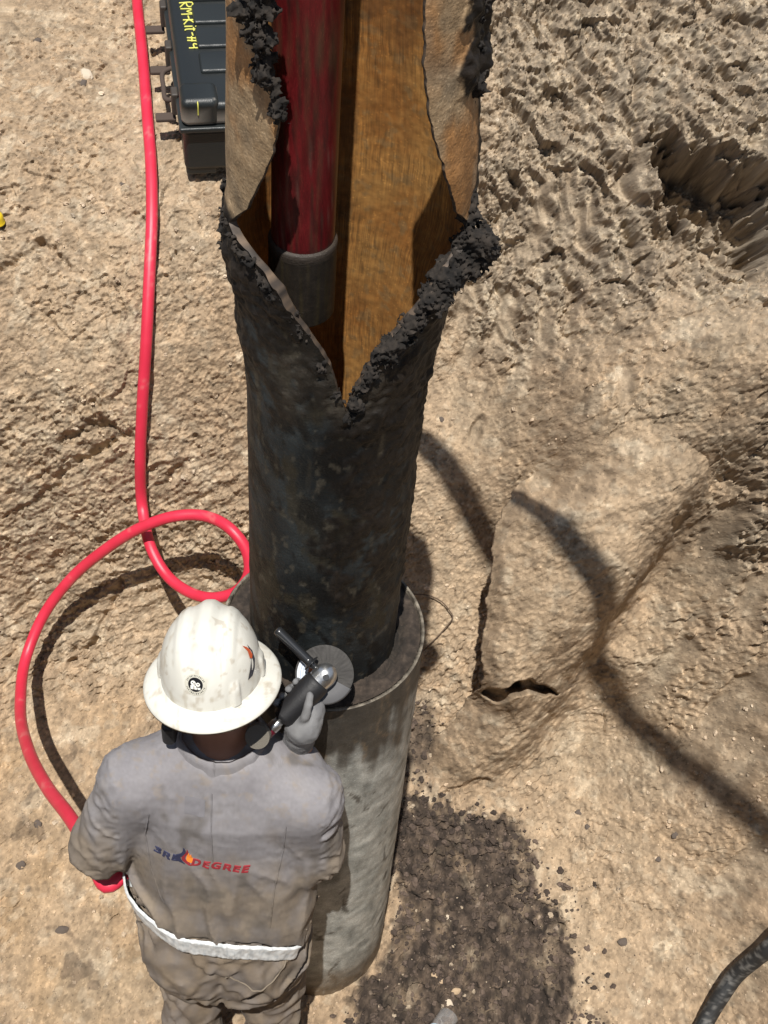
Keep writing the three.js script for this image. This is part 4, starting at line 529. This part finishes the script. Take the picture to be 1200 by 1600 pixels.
{ // hard hat: full brim, three ridges over the crown
  const hat = new THREE.Group(); hat.name = 'hard_hat'; hat.position.set(-.206, 1.832, .322); hat.rotation.set(-.27, .06, .075, 'YXZ'); worker.add(hat);
  const plastic = phy({ vertexColors: true, roughness: .42, clearcoat: .15, clearcoatRoughness: .5, bumpMap: gritBump, bumpScale: .0004 });
  const dirt = (x, y, z) => { const f = fbm3(x * 16, y * 16, z * 16, 4), g = noise3(x * 60, y * 60, z * 60), s = noise3(x * 90, y * 14, z * 14); let c = mix3([.62, .605, .535], [.72, .71, .645], clamp(.6 + .7 * f)); c = mix3(c, [.36, .28, .17], sstep(.12, .5, f + .5 * g) * .28); c = mix3(c, [.34, .27, .17], sstep(.3, .6, s + .3 * g) * .32); c = mix3(c, [.3, .22, .13], sstep(.35, .5, fbm3(x * 40, y * 40, z * 40, 3) * 1.4) * .35); return c; };
  const A = .104, B = .125, Hh = .146;
  const crown = (ph, al) => { // al: 0 at the top, 1 at the rim
    const e = al * Math.PI / 2, sx = Math.pow(Math.sin(e), .93), cy = Math.pow(Math.max(0, Math.cos(e)), .8); let x = A * sx * Math.sin(ph), z = B * sx * Math.cos(ph), y = Hh * cy;
    const top = sstep(1.0, .6, al); const rd = .0065 * sstep(.026, .006, Math.abs(x)) * sstep(.9, .3, al) + .0028 * (sstep(.016, .004, Math.abs(Math.abs(x) - .05))) * sstep(.85, .45, al) * (z > -.1 ? 1 : .6) - .0012 * sstep(.012, .002, Math.abs(Math.abs(x) - .032)) * top;
    const L = Math.hypot(x, y, z) || 1; x += x / L * rd; y += y / L * rd; z += z / L * rd;
    const lug = .007 * sstep(.80, .88, al) * sstep(.16, .10, Math.abs(Math.abs(Math.sin(ph)) > .7 ? Math.cos(ph) : 9)) + .006 * sstep(.8, .9, al) * sstep(.12, .06, Math.abs(ph > 0 ? ph - .62 : 9));
    x *= 1 + lug / .11; z *= 1 + lug / .11; return [x, y, z];
  };
  mesh('shell', gridGeo(200, 70, (i, j) => { const ph = i / 200 * Math.PI * 2 - Math.PI, p = crown(ph, 1 - j / 69 * .9999); return { p, uv: [p[0] + p[1], p[2] + p[1]], c: dirt(...p) }; }, true), plastic, hat);
  mesh('brim', gridGeo(160, 22, (i, j) => { const ph = i / 160 * Math.PI * 2, k = j < 14 ? j / 13 : 1 - (j - 14) / 7, top = j < 14, lx = .143, lz = .160; const rx = lerp(A * .985, lx, k), rz = lerp(B * .985, lz, k), d = -.004 - .013 * k * k + (k > .9 ? -.0005 : 0) + .005 * sstep(.25, .0, k); let y = d - (top ? 0 : .0042) - .006 * k * Math.max(0, Math.cos(ph)); if (j === 13 || j === 14) { y -= .002; } const p = [rx * Math.sin(ph), y, rz * Math.cos(ph)]; return { p, uv: [p[0], p[2]], c: dirt(p[0] * 1.1, y + .3, p[2] * 1.1) }; }, true), plastic, hat);
  // round black-and-white sticker low on the back, flame decal on the right side
  const cv = document.createElement('canvas'); cv.width = cv.height = 256; const g = cv.getContext('2d'); g.fillStyle = '#c9c6b8'; g.fillRect(0, 0, 256, 256); g.fillStyle = '#15161a'; g.beginPath(); g.arc(128, 128, 84, 0, 7); g.fill(); g.fillStyle = '#e9e7df'; g.beginPath(); g.arc(104, 112, 30, 0, 7); g.fill(); g.beginPath(); g.arc(158, 126, 24, 0, 7); g.fill(); g.fillRect(72, 140, 66, 44); g.fillRect(130, 160, 54, 26); g.fillStyle = '#15161a'; g.beginPath(); g.arc(98, 106, 7, 0, 7); g.fill(); g.beginPath(); g.arc(116, 120, 8, 0, 7); g.fill(); g.beginPath(); g.arc(160, 124, 8, 0, 7); g.fill(); g.fillRect(108, 150, 8, 34); g.fillRect(146, 168, 7, 18);
  for (let k = 0; k < 34; k++) { const a = k / 34 * Math.PI * 2; if (Math.abs(Math.sin(a)) < .22) continue; g.save(); g.translate(128 + 104 * Math.cos(a), 128 + 104 * Math.sin(a)); g.rotate(a + Math.PI / 2); g.fillRect(-5, -9, k % 3 ? 8 : 4, 17); g.restore(); }
  const tx = new THREE.CanvasTexture(cv); tx.colorSpace = THREE.SRGBColorSpace;
  const stick = (ph0, al0, R, n = 12) => { const e = .004, f = (ph, al) => V(...crown(ph, al)); const c = f(ph0, al0), u = f(ph0 + e, al0).sub(c).normalize(), v = f(ph0, al0 - e).sub(c).normalize(), nn = u.clone().cross(v).normalize(); if (nn.dot(c) < 0) nn.negate(); const k1 = e / f(ph0 + e, al0).distanceTo(c), k2 = e / f(ph0, al0 - e).distanceTo(c); return (x, y) => { const p = f(ph0 + x * k1, al0 - y * k2); return p.addScaledVector(nn, .0012).toArray(); }; };
  { const m = stick(-.16, .77, .017); const gg = gridGeo(40, 9, (i, j) => { const a = i / 40 * Math.PI * 2, r = j / 8; return { p: m(.0235 * r * Math.cos(a), .0235 * r * Math.sin(a)), uv: [.5 + .5 * r * Math.cos(a), .5 + .5 * r * Math.sin(a)] }; }, true); mesh('round_sticker', gg, std({ map: tx, roughness: .5, side: THREE.DoubleSide }), hat); }
  const flat = (pts, m) => { const s = new THREE.Shape(); pts.forEach((p, i) => i ? s.lineTo(...p) : s.moveTo(...p)); s.closePath(); const gg = new THREE.ShapeGeometry(s), q = gg.attributes.position; for (let i = 0; i < q.count; i++) q.setXYZ(i, ...m(q.getX(i), q.getY(i))); gg.computeVertexNormals(); return gg; };
  { const m0 = stick(1.12, .72, .02), m = (x, y) => m0(x * 1.3, y * 1.3);
    mesh('flame_decal', flat([[-.016, -.026], [-.006, -.014], [.004, -.004], [.009, .008], [.011, .02], [.016, .004], [.014, -.010], [.006, -.020], [-.004, -.026]], m), std({ color: rgb(.035, .038, .05), roughness: .5, side: THREE.DoubleSide }), hat);
    const m2 = (x, y) => { const p = V(...m(x, y)); return p.addScaledVector(p.clone().normalize(), .0008).toArray(); }; mesh('flame_decal', flat([[.001, .0], [.003, .012], [-.002, .026], [.006, .018], [.010, .010], [.011, .0], [.006, -.004]], m2), std({ color: rgb(.5, .09, .03), roughness: .5, side: THREE.DoubleSide }), hat); }
}
{ // half-mask respirator: the two filter pads show beside the neck; safety-glasses arm under the brim
  const r = new THREE.Group(); r.name = 'respirator'; worker.add(r); const [hx, hy, hz] = J.head;
  for (const s of [-1, 1]) { const g = new THREE.CylinderGeometry(s > 0 ? .026 : .034, s > 0 ? .028 : .036, .022, 32, 2); if (s > 0) g.rotateX(.8); else { g.rotateZ(Math.PI / 2); g.rotateY(-.5); } if (s > 0) g.translate(-0.105, 1.682, 0.370); else g.translate(hx - .093, hy - .06, hz - .05); mesh('filter', g, std({ color: rgb(.16, .145, .12), roughness: .95, bumpMap: gritBump, bumpScale: .002 }), r); }
  mesh('strap', tube([[hx - .085, hy - .06, hz - .02], [hx - .075, hy - .055, hz + .05], [hx, hy - .045, hz + .092], [hx + .075, hy - .055, hz + .05], [hx + .085, hy - .06, hz - .01]], .005, 60, 8), std({ color: rgb(.02, .02, .022), roughness: .8 }), r);
  const ear = new THREE.Group(); ear.name = 'ear_muff'; worker.add(ear); const eg = new RoundedBoxGeometry(.03, .07, .055, 4, .012); eg.translate(-0.294, 1.675, 0.364); mesh('cup', eg, std({ color: rgb(.02, .02, .022), roughness: .6 }), ear);
}

const HOSE = [ [-1.061,1.853,-3.174],[-0.981,1.828,-2.817],[-0.908,1.808,-2.482],[-0.835,1.785,-2.186],[-0.758,1.750,-1.858],[-0.709,1.704,-1.645],[-0.682,1.628,-1.486],[-0.669,1.503,-1.330],[-0.666,1.349,-1.208],[-0.676,1.152,-1.125],[-0.685,0.971,-1.074],[-0.683,0.800,-1.033],[-0.631,0.752,-0.896],[-0.565,0.709,-0.819],[-0.478,0.717,-0.753],[-0.395,0.750,-0.716],[-0.318,0.803,-0.714],[-0.287,0.856,-0.742],[-0.299,0.919,-0.782],[-0.356,0.961,-0.829],[-0.447,0.938,-0.892],[-0.541,0.917,-0.899],[-0.656,0.855,-0.890],[-0.778,0.740,-0.882],[-0.907,0.587,-0.863],[-1.003,0.447,-0.798],[-1.041,0.365,-0.679],[-0.998,0.417,-0.467],[-0.861,0.671,-0.152],[-0.720,0.884,0.089],[-0.604,1.032,0.253],[-0.517,1.108,0.378],[-0.456,1.120,0.469],[-0.400,1.140,0.400],[-0.355,1.135,0.250],[-0.335,1.140,0.120],[-0.300,1.050,0.070],[-0.285,0.750,0.060],[-0.310,0.300,0.040],[-0.400,0.080,-0.100] ];
const YELLOW = [-1.147,1.611,-1.417] ;
const WIRE = [ [0.231,0.540,-0.976],[0.293,0.544,-0.975],[0.343,0.531,-0.963],[0.375,0.507,-0.943],[0.386,0.492,-0.931],[0.354,0.442,-0.900],[0.319,0.401,-0.876],[0.286,0.360,-0.853] ];
const OVERHEAD = [ [-0.069,4.360,0.000],[-0.069,4.430,0.000],[-0.030,4.455,0.000],[0.088,4.400,0.004],[0.362,4.900,0.506],[0.638,5.350,0.989],[0.913,5.800,1.472],[1.191,6.200,1.937],[1.633,6.900,2.702],[2.301,7.800,3.795],[3.426,9.000,5.504] ];
const CASE_Y = 1.740, CASE_TILT = 0.100;
const STONES = [ [0.865,0.413,0.01,'dark','soil_clod','upper of two dark clods right of the spilt soil'],
 [0.894,0.374,0.009,'dark','soil_clod','lower of two dark clods right of the spilt soil'],
 [1.145,0.414,0.01,'dark','soil_clod','dark clod near the end of the hose shadow'],
 [1.109,0.325,0.01,'dark','soil_clod','dark clod between the spilt soil and right wall'],
 [0.925,0.196,0.009,'dark','soil_clod','left of the paired dark clods beyond the spilt soil'],
 [0.996,0.204,0.008,'dark','soil_clod','right of the paired dark clods beyond the spilt soil'],
 [1.011,0.055,0.013,'dark','soil_clod','large dark clod on the pale floor above the black hose'],
 [-0.915,0.232,0.013,'dark','soil_clod','dark clod by the red hose left of the worker'],
 [-0.935,0.118,0.014,'dark','soil_clod','dark clod at the left edge beside the worker'],
 [-0.762,-0.039,0.016,'dark','soil_clod','flat dark clod left of the worker below the elbow'],
 [-0.992,2.699,0.02,'pale','stone','white stone on the upper left bank near the hose'],
 [-0.998,2.665,0.014,'dark','soil_clod','dark clod touching the white stone on the bank'],
 [0.451,0.051,0.014,'pale','stone','pale stone in the middle of the spilt dark soil'],
 [0.419,-0.103,0.012,'tan','stone','tan pebble at the edge of dark soil above the bottle'],
 [0.444,-0.113,0.011,'tan','stone','tan upright pebble above and right of the bottle'],
 [0.486,-0.129,0.012,'tan','stone','tan pebble right of the bottle in dark soil'],
 [0.468,-0.166,0.013,'pale','stone','smooth white pebble just above the bottle'],
 [0.650,-0.088,0.01,'pale','stone','pale pebble at the right side of the dark soil'],
 [0.794,0.905,0.012,'pale','stone','pale stone at the foot of the scraped buttress'],
 [0.279,1.682,0.008,'dark','soil_clod','tiny dark clod on the bank right of the split casing'],
 [-0.795,2.295,0.012,'dark','soil_clod','dark clod beside the red hose on the upper bank'],
 [-1.191,2.825,0.01,'dark','soil_clod','small dark clod at the top left of the bank'] ];

// ---------------------------------------------------------------- hoses, tool case and small things
const paintGeo = (g, f) => { const p = g.attributes.position, c = new Float32Array(p.count * 3); for (let i = 0; i < p.count; i++) c.set(f(p.getX(i), p.getY(i), p.getZ(i)), i * 3); g.setAttribute('color', new THREE.BufferAttribute(c, 3)); return g; };
{
  const P = HOSE;
  const g = tube(P, .0185, 700, 18); paintGeo(g, (x, y, z) => { const f = fbm3(x * 14, y * 14, z * 14, 3), s = noise3(x * 70, y * 70, z * 70); let c = mix3([.56, .022, .052], [.66, .035, .075], clamp(.5 + f)); c = mix3(c, [.6, .25, .22], sstep(.28, .5, f + .35 * s) * .35); return c; });
  const h = mesh('air_hose', g, phy({ vertexColors: true, roughness: .42, bumpMap: gritBump, bumpScale: .0005 })); tag(h, 'red air hose hanging down the wall and looping round behind the worker', 'hose');
}
{ // black hose with dried mud at the lower right
  const P = [[1.18, .1, .36], [1.236, .14, .25], [1.275, .2, .19], [1.308, .25, .148], [1.345, .335, .13], [1.375, .41, .12], [1.43, .47, .06], [1.52, .52, -.02], [1.62, .6, -.06]].map(p => [p[0], p[1] + .005, p[2]]);
  const t = thing('black_hose', 'thick black rubber hose with dried mud lying at the lower right', 'hose', [0, 0, 0]);
  const rub = (x, y, z) => { const f = fbm3(x * 55, y * 55, z * 55, 3); return mix3([.016, .017, .018], [.15, .145, .135], sstep(.02, .3, f) * .75 * sstep(1.40, 1.34, x)); };
  mesh('tube', paintGeo(tube(P, .026, 160, 18), rub), std({ vertexColors: true, roughness: .6, bumpMap: gritBump, bumpScale: .002 }), t);
  mesh('mud_lump', paintGeo(sdfGeo((x, y, z) => Math.hypot(x - 1.352, y - .375, z - .125) - .017 + .012 * noise3(x * 60, y * 60, z * 60), [1.31, .33, .08], [1.40, .42, .17], .0035), () => [.42, .34, .25]), crustMat, t);
}
{ // long black tool case on the bench above the wall
  const t = thing('tool_case', 'black ribbed plastic tool case with yellow handwriting on its lid', 'case', [-.460, CASE_Y, -2.177]); t.rotation.set(CASE_TILT, .25, 0, 'YXZ');
  // local: x across (half .245), y up, z along (half .40); the near end is +z
  const hx = .27, hz = .50, hb = .175, hl = .265;
  const shell = std({ vertexColors: true, roughness: .38, bumpMap: gritBump, bumpScale: .0007 });
  const grime = (x, y, z) => { const f = fbm3(x * 9, y * 9, z * 9, 4), g = noise3(x * 40, y * 40, z * 40); let c = mix3([.011, .0135, .0145], [.024, .029, .030], clamp(.5 + f)); c = mix3(c, [.10, .088, .072], sstep(.1, .45, f + .4 * g) * .4); c = mix3(c, [.36, .33, .29], sstep(.42, .5, noise3(x * 26 + 4, y * 26, z * 18)) * .7); return c; };
  const box = (x0, x1, y0, y1, z0, z1, r) => { const g = new RoundedBoxGeometry(x1 - x0, y1 - y0, z1 - z0, 4, r); g.translate((x0 + x1) / 2, (y0 + y1) / 2, (z0 + z1) / 2); return g; };
  const sub = (g, n) => { return g; };
  const body = mergeGeometries([box(-hx, hx, .02, hb, -hz, hz, .018), box(-hx + .004, -hx + .10, 0, .06, hz - .10, hz - .004, .01), box(hx - .10, hx - .004, 0, .06, hz - .10, hz - .004, .01), box(-hx + .004, -hx + .10, 0, .06, -hz + .004, -hz + .10, .01), box(hx - .10, hx - .004, 0, .06, -hz + .004, -hz + .10, .01), box(-.1, .1, .05, .12, hz - .01, hz + .008, .006)]);
  mesh('base_shell', paintGeo(body, grime), shell, t);
  mesh('sealing_lip', paintGeo(box(-hx - .012, hx + .012, hb - .004, hb + .014, -hz - .012, hz + .012, .006), grime), shell, t);
  const lid = mesh('lid', paintGeo(box(-hx, hx, hb + .011, hl, -hz, hz, .02), grime), shell, t);
  for (let k = 0; k < 6; k++) { const z = hz - .20 - k * .125; mesh('rib', paintGeo(box(-hx + .07, hx - .07, hl - .01, hl + .012, z - .05, z + .05, .009), grime), shell, lid); }
  mesh('corner_pad', paintGeo(box(-hx - .004, -hx + .11, hb + .012, hl + .016, hz - .10, hz + .005, .022), grime), shell, lid); mesh('corner_pad', paintGeo(box(hx - .11, hx + .004, hb + .012, hl + .016, hz - .10, hz + .005, .022), grime), shell, lid);
  // strap handles and hinges on the left flank
  const web = std({ color: rgb(.07, .05, .04), roughness: .9 });
  for (const z of [hz - .16, hz - .40, hz - .62]) { mesh('latch', box(-hx - .024, -hx - .002, hb - .05, hb + .028, z - .022, z + .022, .006), std({ color: rgb(.05, .042, .036), roughness: .6 }), t); const s = box(-hx - .075, -hx - .012, hb - .078, hb - .064, z - .018, z + .018, .005); mesh('strap_end', s, web, t); }
  mesh('side_handle', tube([[-hx - .005, hb - .04, hz - .21], [-hx - .035, hb - .05, hz - .22], [-hx - .04, hb - .055, hz - .29], [-hx - .035, hb - .05, hz - .36], [-hx - .005, hb - .04, hz - .37]], .008, 50, 10), web, t);
  // handwriting 'RM-Kit-#4' along the lid's left edge, read from the far end towards the near end
  const S = { R: [[[0, 0], [0, 1], [.45, .85], [.4, .6], [0, .5], [.5, 0]]], M: [[[0, 0], [.05, 1], [.3, .45], [.55, 1], [.6, 0]]], '-': [[[.05, .45], [.4, .5]]], K: [[[0, 0], [0, 1]], [[.5, .95], [.02, .45], [.5, 0]]], i: [[[.1, 0], [.1, .6]], [[.1, .82], [.12, .88]]], t: [[[.18, 1], [.18, .05], [.32, 0]], [[0, .65], [.38, .65]]], '#': [[[.1, 0], [.2, 1]], [[.38, 0], [.48, 1]], [[0, .35], [.55, .35]], [[.03, .68], [.58, .68]]], 4: [[[.3, 1], [.0, .4], [.5, .4]], [[.42, .75], [.42, 0]]] };
  const adv = { R: .62, M: .75, '-': .48, K: .62, i: .26, t: .48, '#': .72, 4: .6 }, ink = std({ color: rgb(.62, .6, .12), roughness: .7 }), strokes = []; let u = 0; const sc = .05, rr = rng(4);
  for (const ch of 'RM-Kit-#4') { for (const st of S[ch]) { const pts = st.map(([a, b]) => [-hx + .022 + b * sc * .85 + .012 + .012 * u / 5, hl + .0012, -.02 + (u + a) * sc]); if (pts.length === 2) pts.splice(1, 0, pts[0].map((v, i) => (v + pts[1][i]) / 2)); strokes.push(tube(pts, .0028, 16, 5)); } u += adv[ch] + .06 * (rr() - .5); }
  const hw = mesh('handwriting', mergeGeometries(strokes), ink, lid); hw.userData.label = 'yellow handwriting RM-Kit-#4';
  mesh('paint_mark', (() => { const g = tube([[-hx + .045, hl + .013, hz - .035], [-hx + .046, hl + .006, hz + .002], [-hx + .046, hl - .03, hz + .0065]], .0022, 20, 5); return g; })(), ink, lid);
  // torn white label scrap
  { const s = new THREE.Shape(); [[0, 0], [.05, .006], [.068, -.016], [.085, -.03], [.05, -.045], [.04, -.02], [.012, -.012]].forEach((p, i) => i ? s.lineTo(...p) : s.moveTo(...p)); const g = new THREE.ShapeGeometry(s); g.rotateX(-Math.PI / 2); g.rotateY(-.5); g.translate(-.10, hl + .0025, hz - .145); mesh('torn_label', g, std({ color: rgb(.62, .62, .58), roughness: .8, side: THREE.DoubleSide }), lid); }
}
{ // bent wire beside the casing rim
  const w = mesh('bent_wire', tube(WIRE, .0022, 90, 6), std({ color: rgb(.11, .075, .05), roughness: .8 })); tag(w, 'thin rusty bent wire lying on the soil beside the casing', 'wire');
}
{ // water bottle lying at the bottom edge
  const t = thing('water_bottle', 'clear plastic bottle with blue print lying on the dark soil', 'bottle', [.392, .03, .385]); t.rotation.set(Math.PI / 2 - .2, 0, .5, 'YXZ');
  const g = new THREE.LatheGeometry([[.0, 0], [.028, 0], [.032, .006], [.032, .05], [.030, .06], [.032, .07], [.032, .125], [.026, .15], [.014, .168], [.0125, .19]].map(p => new THREE.Vector2(...p)), 36); g.translate(0, -.16, 0);
  mesh('bottle_body', g, phy({ color: 0xffffff, roughness: .06, transmission: .9, thickness: 0, ior: 1.5 }), t);
  const cap = new THREE.CylinderGeometry(.0145, .0145, .016, 24); cap.translate(0, .028, 0); mesh('cap', cap, std({ color: rgb(.7, .74, .78), roughness: .4 }), t);
  const lb = new THREE.CylinderGeometry(.0326, .0326, .05, 36, 1, true); lb.translate(0, -.065, 0); mesh('label_wrap', lb, std({ color: rgb(.45, .55, .68), roughness: .5, side: THREE.DoubleSide }), t);
}
{ // yellow cap at the left edge
  const t = thing('yellow_plug', 'small round yellow plastic plug at the left edge', 'plug', YELLOW); const g = new THREE.LatheGeometry([[0, .03], [.012, .029], [.019, .024], [.022, .014], [.022, 0], [.025, 0], [.025, -.006]].map(p => new THREE.Vector2(...p)), 28); mesh('plug_dome', g, std({ color: rgb(.72, .52, .02), roughness: .45 }), t);
}
{ // the hose that leaves the top of the red pipe and crosses high over the pit: only its bent shadow is in the picture
  const t = thing('overhead_hose', 'thick black hose strung above the pit whose shadow crosses the right wall', 'hose', [0, 0, 0]);
  mesh('tube', tube(OVERHEAD, .042, 120, 16), std({ color: rgb(.02, .02, .022), roughness: .6 }), t);
}
{ // stones and clods: the ones that can be told apart, then the loose grit
  const stoneGeo = (seed, sq = 1) => { const g = mergeVertices(new THREE.IcosahedronGeometry(1, 3).deleteAttribute('uv').deleteAttribute('normal')), p = g.attributes.position; for (let i = 0; i < p.count; i++) { const x = p.getX(i), y = p.getY(i), z = p.getZ(i); let r = 1 + .35 * noise3(x * 1.1 + seed, y * 1.1, z * 1.1) + .16 * noise3(x * 3 + seed, y * 3, z * 3); for (let k = 0; k < 5; k++) { const a = hashf(seed, k, 1) * 6.28, b = hashf(seed, k, 2) * 2 - 1, c = Math.sqrt(1 - b * b), d = x * c * Math.cos(a) + y * b + z * c * Math.sin(a); if (d * r > .72) r *= .72 / (d * r) * .5 + .5; } p.setXYZ(i, x * r, y * r * sq, z * r); } g.computeVertexNormals(); return g; };
  const geos = [0, 1, 2, 3, 4, 5].map(k => stoneGeo(k * 17 + 3, .7)), uvd = g => { const p = g.attributes.position, u = []; for (let i = 0; i < p.count; i++) u.push(p.getX(i) * .05, p.getZ(i) * .05); g.setAttribute('uv', new THREE.Float32BufferAttribute(u, 2)); return g; }; geos.forEach(uvd);
  const mats = { pale: std({ color: rgb(.52, .44, .34), roughness: .95, bumpMap: soilBump, bumpScale: .002 }), tan: std({ color: rgb(.42, .31, .2), roughness: .95, bumpMap: soilBump, bumpScale: .002 }), dark: std({ color: rgb(.10, .08, .066), roughness: .95, bumpMap: soilBump, bumpScale: .002 }) };
  STONES.forEach(([s, t, r, m, name, label], i) => { const w = toWorld(s, t, ground(s, t)), o = mesh(name, geos[i % 6], mats[m]); o.position.set(w[0], w[1], w[2]); o.scale.set(r * 1.25, r * .7, r); o.rotation.set(.5 + .2 * Math.sin(i), i * 2.1, 0); tag(o, label, name === 'stone' ? 'stone' : 'clod', name === 'stone' ? 'loose stones' : 'dark clods'); });
  const rr = rng(99), N = 4200, crumb = seed => { let g = mergeVertices(new THREE.IcosahedronGeometry(1, 1).deleteAttribute('uv').deleteAttribute('normal')); const p = g.attributes.position; for (let i = 0; i < p.count; i++) { const k = .55 + .8 * hashf(i, seed, 5); p.setXYZ(i, p.getX(i) * k, p.getY(i) * k * .75, p.getZ(i) * k); } g = g.toNonIndexed(); g.computeVertexNormals(); return g; }, small = crumb(3);
  { // crumbs of the dark soil, in the patch and strewn past its edge
    const n = 2600, dm = new THREE.InstancedMesh(crumb(8), std({ color: 0xffffff, roughness: 1 }), n), M = new THREE.Matrix4(), Q = new THREE.Quaternion(), C = new THREE.Color(); let i = 0;
    while (i < n) { const s = lerp(.05, 1.05, rr()), t = lerp(-.45, .75, rr()), d = polyDist(s, t, DARK_SOIL), k = rr(), u = rr(), v = rr(); const st = Math.exp(-Math.max(0, Math.abs(s - .31) - .03) / .03) * (t > .2 && t < .72 ? .7 : 0); if (k > Math.max(st, Math.exp(-Math.max(0, d) / .045)) || Math.hypot(s, t / .8) < .27) continue; const w = toWorld(s, t, ground(s, t)), r = .0022 + .0105 * Math.pow(u, 4); Q.setFromEuler(new THREE.Euler(rr() * 6, rr() * 6, rr() * 6)); M.compose(V(w[0], w[1] + r * .15, w[2]), Q, V(r * (.8 + .6 * rr()), r, r * (.8 + .6 * rr()))); dm.setMatrixAt(i, M); const g = .035 + .07 * v * v; v > .96 ? C.setRGB(.36, .29, .21) : C.setRGB(g * 1.3, g * .95, g * .74); dm.setColorAt(i, C); i++; }
    dm.name = 'soil_crumbs'; dm.userData.kind = 'stuff'; dm.userData.label = 'dark crumbs of spilt soil beside the outer casing'; dm.userData.category = 'soil'; dm.castShadow = dm.receiveShadow = true; scene.add(dm);
  }
  const im = new THREE.InstancedMesh(small, std({ color: 0xffffff, roughness: .95 }), N), M = new THREE.Matrix4(), Q = new THREE.Quaternion(), C = new THREE.Color();
  for (let i = 0; i < N;) { const s = lerp(-1.35, 1.5, rr()), t = lerp(-.55, 2.9, rr()), dense = .25 + .75 * sstep(-.1, .35, noise2(s * 2.2 + 60, t * 2.2)) + (t < .7 ? .25 : 0); const k = rr(), u = rr(), v = rr(); if (k > dense) continue; const n = ground(s, t, true), r = .002 + .0065 * Math.pow(u, 5), w = toWorld(s, t, n); Q.setFromEuler(new THREE.Euler(rr() * 6, rr() * 6, rr() * 6)); M.compose(V(w[0], w[1] + r * .1, w[2] + r * .05), Q, V(r * (.8 + .5 * rr()), r, r * (.8 + .5 * rr()))); im.setMatrixAt(i, M); const g = .75 + .45 * v; C.setRGB(clamp(lerp(SOIL.c[0], .46, .12) * g), clamp(lerp(SOIL.c[1], .37, .12) * g), clamp(lerp(SOIL.c[2], .27, .12) * g)); im.setColorAt(i, C); i++; }
  im.name = 'loose_grit'; im.userData.kind = 'stuff'; im.userData.label = 'loose grit and crumbs scattered over the dug soil'; im.userData.category = 'grit'; im.castShadow = im.receiveShadow = true; scene.add(im);
}

renderer.render(scene, camera);
